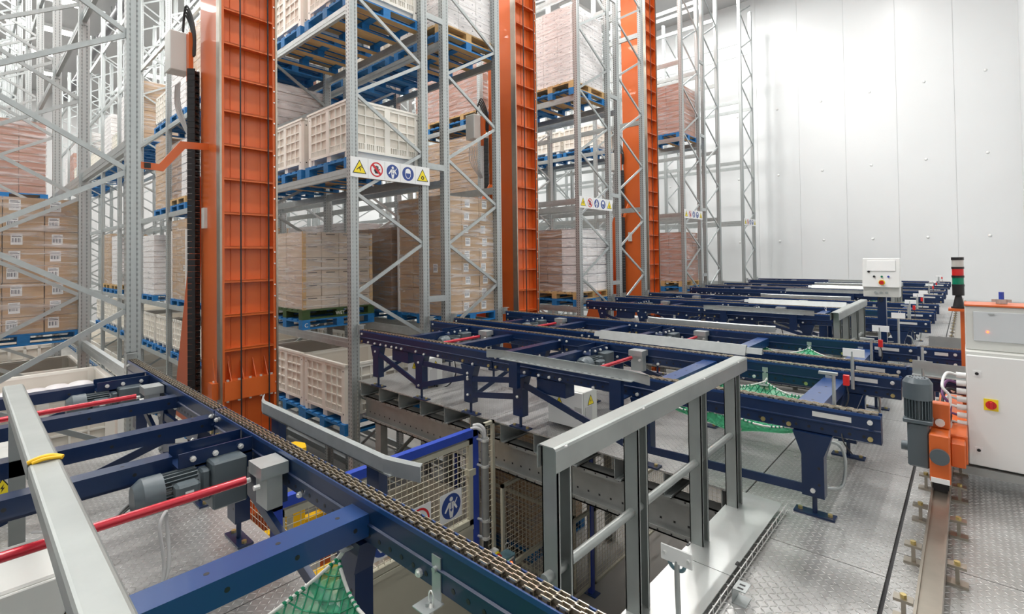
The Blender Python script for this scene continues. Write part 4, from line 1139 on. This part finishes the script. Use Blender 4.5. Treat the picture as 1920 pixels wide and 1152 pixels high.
# cable tray with lid
t = thing('cable_tray', 'galvanised cable tray with smooth lid along the foot of the handrail', 'cable tray', (-1.0, 0, 0))
for i in range(7):
    y0 = -1.2+i*.93-.04
    if y0 > 2.6: break
    MB().box(-.13, .13, y0, y0+.925, .058, .062).build('lid', 'galv_lid', t)
    for s_ in (-1, 1): MB().box(s_*.125-.006, s_*.125+.006, y0+.1, y0+.13, .05, .066).build('lid_clip', 'black', t)
wi = MB()
for z in (.012, .05): wi.cyl((.145, -1.2, z), (.145, 3.45, z), .0028, 5)
for i in range(52): wi.cyl((.145, -1.2+i*.09, .008), (.145, -1.2+i*.09, .06), .0025, 5)
for i in range(52): wi.cyl((-.12, -1.2+i*.09, .008), (.145, -1.2+i*.09, .008), .0025, 4)
wi.build('wire_basket', 'zinc', t)['kind'] = 'stuff'
t = thing('anchor_bracket', 'small bent galvanised bracket on the deck beside the cable tray', 'bracket', (-.80, 2.42, 0))
MB().box(-.03, .03, -.04, .04, 0, .004).box(-.03, -.026, -.04, .04, 0, .07).box(-.03, .03, -.04, .04, .066, .07).build('bracket', 'galv', t)
for y in (-.02, .01): MB().box(-.01, .015, y-.006, y+.006, .0701, .0706).build('slot', 'black', t)
# reflector on bent pole
t = thing('reflector_pole', 'white rectangular reflector on a bent steel pole in front of the cable tray', 'reflector', (-.825, 1.80, .06))
MB().tube([(-.06, -.10, -.02), (-.03, -.03, .02), (0, 0, .08), (0, 0, .34), (0, .004, .40)], .010, 10).build('pole', 'galv', t)
b = MB().box(-.062, .062, -.006, 0, .385, .445).build('plate', 'white', t, bevel=.004)
for x in (-.046, .046): MB().cyl((x, -.006, .415), (x, -.012, .415), .007, 8).build('screw', 'zinc', t)
MB().tube([(-.03, .0, .385), (-.02, .005, .365), (0, .005, .36), (.02, .005, .365), (.03, .0, .385)], .007, 6).build('clamp', 'teal', t)

# ================================================================ FENCES IN THE PIT
def wire_mesh(parent, w, z0, z1, along='y', pitch=.05, r=.003):
    mb = MB(); y = 0
    n = int(w/pitch)
    for i in range(1, n):
        p = w*i/n
        a = (0, p, z0) if along == 'y' else (p, 0, z0); b = (0, p, z1) if along == 'y' else (p, 0, z1)
        mb.cyl(a, b, r, 4)
    m = int((z1-z0)/pitch*1.15)
    for i in range(1, m):
        z = z0+(z1-z0)*i/m
        a = (.004, 0, z) if along == 'y' else (0, .004, z); b = (.004, w, z) if along == 'y' else (w, .004, z)
        mb.cyl(a, b, r, 4)
    o = mb.build('wire_mesh', 'wirep', parent); o['kind'] = 'stuff'; return o
def frame(parent, w, z0, z1, along='y', t=.035, m='cream', name='frame_bar'):
    def bx(a0, a1, c0, c1):
        mb = MB()
        if along == 'y': mb.box(-t/2, t/2, a0, a1, c0, c1)
        else: mb.box(a0, a1, -t/2, t/2, c0, c1)
        mb.build(name, m, parent)
    bx(0, w, z1-t, z1); bx(0, w, z0, z0+t); bx(0, t, z0, z1); bx(w-t, w, z0, z1)
XF = -3.46
t = thing('fence_gate', 'fence gate in the pit: blue frame, cream mesh top and solid cream panel below', 'gate', (XF, 1.42, 0))
MB().box(-.03, .03, -.03, 1.84, -.07, .0).build('blue_top_bar', 'fenceblue', t)
MB().box(-.03, .03, 1.78, 1.845, ZF, -.0).build('blue_post', 'fenceblue', t); MB().box(-.03, .03, -.03, .03, ZF, .0).build('blue_post', 'fenceblue', t)
e = thing('x', None, None) if False else None
frame(t, 1.78, -.87, -.09, 'y', .045); 
wire_mesh(t, 1.78, -.85, -.11, 'y', .055, .0032)
MB().box(-.015, .015, 0, 1.78, ZF+.1, -.90).build('solid_panel', 'cream', t)
MB().box(-.02, .025, 0.0, 1.78, -.92, -.88).build('panel_ledge', 'cream', t)
for z in (-.42, -1.3): MB().box(-.03, .04, 1.72, 1.80, z, z+.06).build('hinge', 'cream', t)
for i, (y, z, kd) in enumerate(((1.65, -.60, 'harness'), (1.30, -.60, 'hand'), (.95, -.62, 'helmet'))):
    sgn = ['blue harness sign on the pit gate mesh, rightmost of three', 'red prohibition hand sign on the pit gate, middle of three', 'blue helmet sign on the pit gate, lowest left of three'][i]
    q = thing('safety_sign', sgn, 'sign', (XF+.035, 1.42+y-.15, z))
    hs = .125
    MB().box(-.003, 0, -hs, hs, -hs, hs).build('board', 'paper', q); sign_symbol(kd, hs*.95).build('symbol', SM, q, (.001, 0, 0))
def fence_run(loc, w, z0, z1, along, label, posts=(), mid=None):
    t = thing('mesh_fence', label, 'fence', loc)
    frame(t, w, z0, z1, along, .03); wire_mesh(t, w, z0+.02, z1-.02, along, .06, .0022)
    for p in posts:
        mb = MB()
        c = (0, p) if along == 'y' else (p, 0)
        mb.box(c[0]-.03, c[0]+.03, c[1]-.03, c[1]+.03, ZF+.01, z1+.03).build('post', 'fenceblue', t)
        MB().box(c[0]-.09, c[0]+.09, c[1]-.06, c[1]+.06, ZF, ZF+.012).build('post_foot', 'blue2', t)
    if mid is not None:
        if along == 'y': MB().box(-.015, .015, 0, w, mid-.02, mid+.02).build('mid_bar', 'cream', t)
        else: MB().box(0, w, -.015, .015, mid-.02, mid+.02).build('mid_bar', 'cream', t)
    return t
fence_run((XF+.02, 3.32, 0), .16, -1.7, .02, 'y', 'narrow cream mesh strip beside the round conduit in the pit')
fence_run((XF, 3.60, 0), 1.55, -2.4, -.66, 'y', 'cream mesh fence under the platform, right of the pit gate', (1.56,), -1.5)
fence_run((XF+.02, 5.20, 0), 2.2, -2.4, -.66, 'y', 'cream mesh fence under the platform, far section behind handrail posts', (2.2,), -1.5)
fence_run((-5.6, 4.9, 0), 2.1, -2.4, -.66, 'x', 'cream mesh fence deep under the platform, running across', (0,), -1.5)
fence_run((-4.9, 1.62, 0), 1.2, -1.75, -.02, 'x', 'low cream mesh fence in the pit beneath the foreground conveyor', (0.,))
fence_run((-3.3, 7.2, 0), 2.2, -2.4, -.9, 'x', 'cream mesh fence on the hall floor seen far below the platform', (1.1,), -1.6)
# conduit
t = thing('conduit_pipe', 'grey conduit pipe clamped beside the blue post in the pit', 'pipe', (XF+.10, 3.28, 0))
MB().tube([(-.1, -.05, .02), (-.05, -.02, .03), (-.01, 0, -.01), (0, 0, -.08)], .018, 8).build('cable_bend', 'cable', t)
MB().tube([(-.1, -.08, -.0), (-.05, -.05, .01), (-.02, -.02, -.02), (-.01, 0, -.08)], .016, 8).build('cable_bend', 'cable', t)
MB().cyl((0, 0, -1.02), (0, 0, -.08), .035, 16).build('pipe', 'galv_dark', t)
for z in (-.34, -.84, -.10, -1.0): MB().cyl((0, 0, z-.012), (0, 0, z+.012), .041, 16).cyl((-.08, -.03, z), (0, -.02, z), .012, 8).build('clamp', 'zinc', t)
MB().tube([(0, 0, -1.02), (.0, .0, -1.15), (.02, .02, -1.3)], .02, 8).build('cable_tail', 'rubber', t)
t = thing('push_button_box', 'teal grey button box with red and yellow emergency stop in the pit', 'button box', (XF+.16, 3.42, -1.22))
MB().box(-.06, .06, -.08, .14, -.13, .0).build('box', 'teal', t, bevel=.008)
MB().box(-.07, -.0, -.10, -.02, .0, .08).build('stop_housing', 'offwhite', t, bevel=.008)
MB().cyl((0, -.06, .04), (.02, -.06, .04), .034, 16).build('yellow_collar', 'signyellow', t); MB().cyl((.02, -.06, .04), (.05, -.06, .04), .021, 14).build('red_button', 'redplastic', t)
for i, mm in enumerate(('ledred', 'ledgreen', 'ledred')): MB().cyl((.06, -.02+.045*i, -.045-.02*(i == 2)), (.07, -.02+.045*i, -.045-.02*(i == 2)), .012, 10).build('pilot_light', mm, t)
MB().box(.0605, .0615, -.05, .11, -.035, -.02).build('label_strip', 'paper', t)
MB().tube([(-.02, .10+.03*math.cos(a), .05+.03*math.sin(a)) for a in [k*math.pi/8 for k in range(17)]], .003, 5).build('cable_ring', 'cable', t)
# yellow lower conveyor & bollard
t = thing('yellow_bollard', 'yellow guard post at the foot of the first orange mast', 'guard post', (-4.55, 2.0, ZF))
MB().box(-.09, .09, -.09, .09, 0, 2.33).build('post', 'yellow', t, bevel=.012)
MB().prism([(-.11, -.09), (.0, -.13), (.11, -.09), (.11, .09), (0, .13), (-.11, .09)], 'z', 2.33, 2.41).build('cap', 'yellow', t)
t = thing('yellow_lift_frame', 'yellow machine frame with black toothed rack seen through the pit fence', 'machine frame', (-4.3, 2.2, ZF))
for y in (-.45, .5):
    MB().box(-1.2, .8, y-.05, y+.05, 1.35, 1.50).build('side_beam', 'yellow', t)
    tb = MB()
    for i in range(40): tb.box(-1.2+.05*i, -1.175+.05*i, y-.02, y+.02, 1.50, 1.53)
    tb.box(-1.2, .8, y-.03, y+.03, 1.49, 1.505).build('toothed_rack', 'black', t)
for x in (-1.0, 0, .7): MB().box(x-.05, x+.05, -.45, .5, 1.2, 1.34).build('cross_beam', 'yellow', t)
for x in (-1.0, .7):
    for y in (-.45, .5): MB().box(x-.04, x+.04, y-.04, y+.04, 0, 1.35).build('leg', 'orange', t)
# bins on the pit floor
for i, (x, y) in enumerate(((-5.2, 2.9), (-6.6, 2.75))): pass
pbin((-5.25, 3.95, ZF+.16), 'on the hall floor under the platform beside the yellow post', True)
pallet('blue', (-5.25, 3.95, ZF), 'on the hall floor under the platform beside the yellow post', True)
for x, y, z in ((-5.0, 5.75, ZF),):
    pallet('blue', (x, y, z), 'on the hall floor deep below the platform', True); load('brown', (x, y, z+.152), 'on the hall floor deep below the platform', False)

# ================================================================ TRANSFER CAR AND ITS RAIL
t = thing('transfer_rail', 'steel floor rail with clamps running along the walkway, bottom right', 'rail', (-.15, 0, 0))
MB().prism([(-.044, .035), (-.044, .12), (-.034, .12), (-.034, .103), (.034, .103), (.034, .12), (.044, .12), (.044, .035)], 'y', -1.2, 21.5).build('rail_beam', 'steelrail', t)
MB().box(-.034, .034, -1.2, 21.5, .1032, .1045).build('running_surface', 'steelrail', t)
CLm = MB().box(-.035, .035, -.025, .025, .085, .097).box(-.008, .008, -.012, .012, .012, .085).box(-.04, .04, -.028, .028, 0, .012).cyl((0, 0, .097), (0, 0, .112), .013, 6, sm=False, m=1).mesh('rail_clamp', ['steelrail', 'brass'])
for i in range(38):
    y = .6+i*.54
    put('rail_clamp', CLm, t, (-.085, y, 0)); put('rail_clamp', CLm, t, (.085, y-.08, 0))
YCAR = 4.6
t = thing('transfer_car', 'orange and white transfer car with control cabinet and screen, right edge', 'transfer car', (0, YCAR, 0))
# orange end truck
MB().box(-.20, -.10, -.52, -.30, .16, .46).build('wheel_housing', 'orange', t, bevel=.008)
MB().cyl((-.15, -.522, .33), (-.15, -.545, .33), .048, 24).build('hub_cap', 'motor', t)
MB().box(-.195, -.105, -.528, -.52, .165, .195).build('maker_plate', 'paper', t)
MB().cyl((-.15, -.46, .13), (-.15, -.36, .13), .05, 16).build('wheel', 'steelrail', t)
MB().box(-.19, -.11, -.50, -.34, .105, .16).build('wheel_guard', 'black', t)
MB().box(-.19, -.02, -.30, .9, .24, .42).build('end_beam', 'orange', t, bevel=.006)
MB().box(-.10, -.03, -.42, -.25, .25, .40).build('flange_block', 'orange', t, bevel=.006)
MB().box(-.20, -.10, -.36, -.28, .46, .62).build('bracket', 'orange', t, bevel=.006)
MB().cyl((-.15, -.362, .50), (-.15, -.375, .50), .025, 12).build('bolt', 'zinc', t)
# vertical grey gearmotor
mx_, my_ = -.255, -.42
MB().box(mx_-.055, mx_+.055, my_-.055, my_+.055, .22, .50).build('gearbox', 'motor', t, bevel=.01)
MB().box(mx_-.075, mx_+.075, my_-.07, my_+.07, .50, .525).build('motor_flange', 'motor', t, bevel=.004)
fm = MB().cyl((mx_, my_, .525), (mx_, my_, .66), .055, 20)
for i in range(26):
    a = 2*math.pi*i/26; c_, s_ = math.cos(a), math.sin(a)
    fm.bar((mx_+c_*.062, my_+s_*.062, .53), (mx_+c_*.062, my_+s_*.062, .66), .004, .022, (c_, s_, 0))
fm.build('motor_fins', 'motor', t)
MB().cyl((mx_, my_, .65), (mx_, my_, .755), .078, 28).cyl((mx_, my_, .755), (mx_, my_, .785), .078, 28, r2=.058).build('fan_cover', 'motor', t)
gr_ = MB()
for i in range(14):
    a = 2*math.pi*i/14; gr_.box(mx_+.04*math.cos(a)-.004, mx_+.04*math.cos(a)+.004, my_+.04*math.sin(a)-.004, my_+.04*math.sin(a)+.004, .785, .787)
gr_.build('fan_grille', 'black', t)['kind'] = 'stuff'
MB().cyl((mx_-.055, my_-.0, .33), (mx_-.09, my_, .33), .03, 16).build('shaft_stub', 'motor', t)
# cabinet
cx0 = -.022
MB().box(cx0, .92, 0, .36, .16, .925).build('cabinet_body', 'offwhite', t, bevel=.006)
MB().box(cx0+.004, .915, -.02, 0, .165, .90).build('cabinet_door', 'white', t, bevel=.005)
MB().box(-.05, 1.0, -.03, .5, .10, .15).build('base_channel', 'galv_dark', t)
MB().box(cx0+.002, .92, .06, .34, .925, 1.225).build('screen_housing', 'offwhite', t, bevel=.006)
MB().box(cx0+.045, .72, .05, .06, .99, 1.19).build('screen_cover', 'screen', t, bevel=.003)
MB().box(cx0+.12, cx0+.15, .045, .05, 1.17, 1.18).build('cover_latch', 'galv', t)
MB().cyl((cx0+.115, .049, 1.055), (cx0+.115, .045, 1.055), .006, 10).build('red_light', 'ledred', t)
MB().box(cx0, .92, .05, .35, 1.225, 1.235).build('orange_top_edge', 'orange', t)
for z in (.78, .27):
    MB().box(cx0+.035, cx0+.075, -.024, -.02, z-.02, z+.02).build('lock_plate', 'paper', t); MB().cyl((cx0+.055, -.024, z), (cx0+.055, -.03, z), .010, 10).build('lock', 'black', t)
MB().box(cx0+.085, cx0+.155, -.026, -.02, .545, .62).build('switch_plate', 'signyellow', t)
MB().cyl((cx0+.12, -.026, .582), (cx0+.12, -.034, .582), .027, 20).build('switch_dial', 'redplastic', t)
MB().box(cx0+.113, cx0+.127, -.052, -.034, .558, .606).build('switch_handle', 'redplastic', t, bevel=.003)
for i in range(7):
    z = .42+i*.055
    MB().cyl((cx0-.05, .02, z), (cx0, .02, z), .019, 10).build('cable_gland', 'white', t)
    MB().tube([(cx0-.05, .02, z), (cx0-.10, -.02, z+.01), (cx0-.12, -.08-.01*i, z-.06), (cx0-.08, -.14, z-.14), (cx0-.12, -.16, .34+.01*i)], .009, 6).build('cable', ['cable', 'purple', 'white', 'cable', 'rubber', 'purple', 'white'][i], t)
# car conveyor in line with the second platform conveyor
for y, in ((.57,), (1.74,)):
    rl = MB(); r_ = rail_mesh(1.1); put('side_rail', r_, t, (-.36, y, ZC)); c = put('chain', CH1, t, (-.36, y, ZC)); c['kind'] = 'stuff'; c.scale = (.45, 1, 1)
    put('rail_end', EC, t, (-.36, y, ZC))
    for x in (-.32, -.1): put('bolt', BOLT, t, (x, y-.036, ZC-.055)); put('bolt', BOLT, t, (x, y-.036, ZC-.15))
    MB().box(-.25, -.15, y-.039, y-.036, ZC-.075, ZC-.045).build('slot_plate', 'zinc', t)
MB().box(-.34, .6, .44, .50, ZC-.05, ZC-.045).box(-.34, .6, .50, .505, ZC-.05, ZC+.05).build('side_guide', 'galv', t)
MB().box(-.30, .6, 1.84, 1.90, ZC-.05, ZC-.045).box(-.30, .6, 1.90, 1.905, ZC-.05, ZC+.08).build('side_guide', 'galv_dark', t)
for x, y in ((-.26, .60), (-.26, 1.75), (.3, .60)):
    MB().box(x-.05, x+.05, y-.04, y+.04, .42, .50).build('support', 'navy', t); MB().box(x-.035, x+.035, y-.03, y+.03, .2, .45).build('support_leg', 'navy', t)
MB().cyl((-.27, .40, .48), (-.27, .40, .86), .009, 8).build('sensor_post', 'galv', t); MB().box(-.33, -.21, .385, .392, .70, .76).build('sensor_plate', 'galv', t)
# beacon
q = thing('signal_beacon', 'signal beacon tower with clear, red and green lenses behind the cabinet', 'beacon', (-.055, 5.2, 1.16))
MB().box(-.06, .06, -.06, .06, -.02, 0).build('mount_plate', 'orange', q)
MB().cyl((0, 0, 0), (0, 0, .012), .045, 20).cyl((0, 0, .012), (0, 0, .10), .036, 20, r2=.019).build('stand', 'black', q)
z = .10
MB().cyl((0, 0, z), (0, 0, z+.07), .036, 24).build('base', 'black', q); z += .07
for mm in ('greenplastic', 'redplastic', 'clearplastic'):
    MB().cyl((0, 0, z), (0, 0, z+.016), .038, 24).build('collar', 'black', q); z += .016
    MB().cyl((0, 0, z), (0, 0, z+.052), .035, 24).build('lens', mm, q); z += .052
MB().cyl((0, 0, z), (0, 0, z+.022), .038, 24).build('cap', 'black', q)
MB().box(-.012, .012, 5.2-.02-YCAR, 5.2+.02-YCAR, .42, 1.14).build('beacon_post', 'orange', t, (-.035, 0, 0))
t2 = thing('lever_valve', 'blue capped lever on top of the screen housing, right edge', 'lever', (.17, YCAR+.22, 1.237))
MB().cyl((0, 0, 0), (0, 0, .03), .03, 12).build('base', 'galv', t2); MB().cyl((0, 0, .03), (0, 0, .08), .014, 12).build('knob', 'fenceblue', t2)
MB().bar((-.05, 0, .02), (.05, 0, .02), .02, .02).build('bracket', 'galv', t2)

# operator console
t = thing('operator_console', 'white operator console with red emergency button on a navy post', 'console', (-.72, 7.0, 0))
MB().box(-.04, .04, -.04, .04, 0, 1.12).build('post', 'navy', t)
MB().box(-.08, .08, -.06, .06, 0, .012).build('post_foot', 'navy', t)
MB().prism([(-.06, 1.12), (.12, 1.12), (.12, 1.52), (.05, 1.54), (-.13, 1.19)], 'x', -.17, .17).build('x', 'white', None) if False else None
MB().add([(-.17, -.09, 1.21), (.17, -.09, 1.21), (.17, -.02, 1.535), (-.17, -.02, 1.535), (-.17, .11, 1.21), (.17, .11, 1.21), (.17, .11, 1.535), (-.17, .11, 1.535)],
         [(0, 1, 2, 3), (7, 6, 5, 4), (0, 4, 5, 1), (3, 2, 6, 7), (0, 3, 7, 4), (1, 5, 6, 2)]).build('panel', 'white', t, bevel=.004)
MB().box(-.165, .165, -.06, .10, 1.10, 1.21).build('gland_box', 'offwhite', t, bevel=.005)
def on_panel(u, v): return (u, -.09+.07*(v-1.21)/.325-.002, v)
MB().box(-.13, .13, -.008, 0, -.06, .06).build('display', 'paper', t, on_panel(0, 1.45), bevel=.002).rotation_euler = (R(-12), 0, 0)
for (u, v, mm, r_) in ((-.06, 1.33, 'black', .012), (.01, 1.33, 'greenplastic', .011), (.07, 1.33, 'fenceblue', .011), (-.11, 1.385, 'black', .012)):
    p = on_panel(u, v); MB().cyl((p[0], p[1], p[2]), (p[0], p[1]-.012, p[2]), r_, 12).build('push_button', mm, t)
p = on_panel(.01, 1.265); MB().cyl(p, (p[0], p[1]-.008, p[2]), .03, 16).build('yellow_collar', 'signyellow', t); MB().cyl((p[0], p[1]-.008, p[2]), (p[0], p[1]-.035, p[2]), .022, 16).build('emergency_button', 'redplastic', t)
for u in (-.05, 0, .05): MB().cyl((u, -.06, 1.15), (u, -.075, 1.15), .015, 10).build('socket', 'galv', t)
MB().tube([(-.01+.02*math.cos(a), -.045, 1.07+.02*math.sin(a)) for a in [k*math.pi/8 for k in range(17)]], .005, 6).build('cable_ring', 'rubber', t)
for i, (x, y) in enumerate(((-.66, 8.0), (-.66, 12.9))):
    t = thing('sensor_pole', ['white reflector on short grey pole between console and cabinet', 'tiny white reflector on pole far along the walkway'][i], 'reflector', (x, y, 0))
    MB().cyl((0, 0, 0), (0, 0, .80), .012, 8).build('pole', 'galv', t); MB().box(-.07, .07, -.012, 0, .76, .83).build('reflector', 'paper', t)
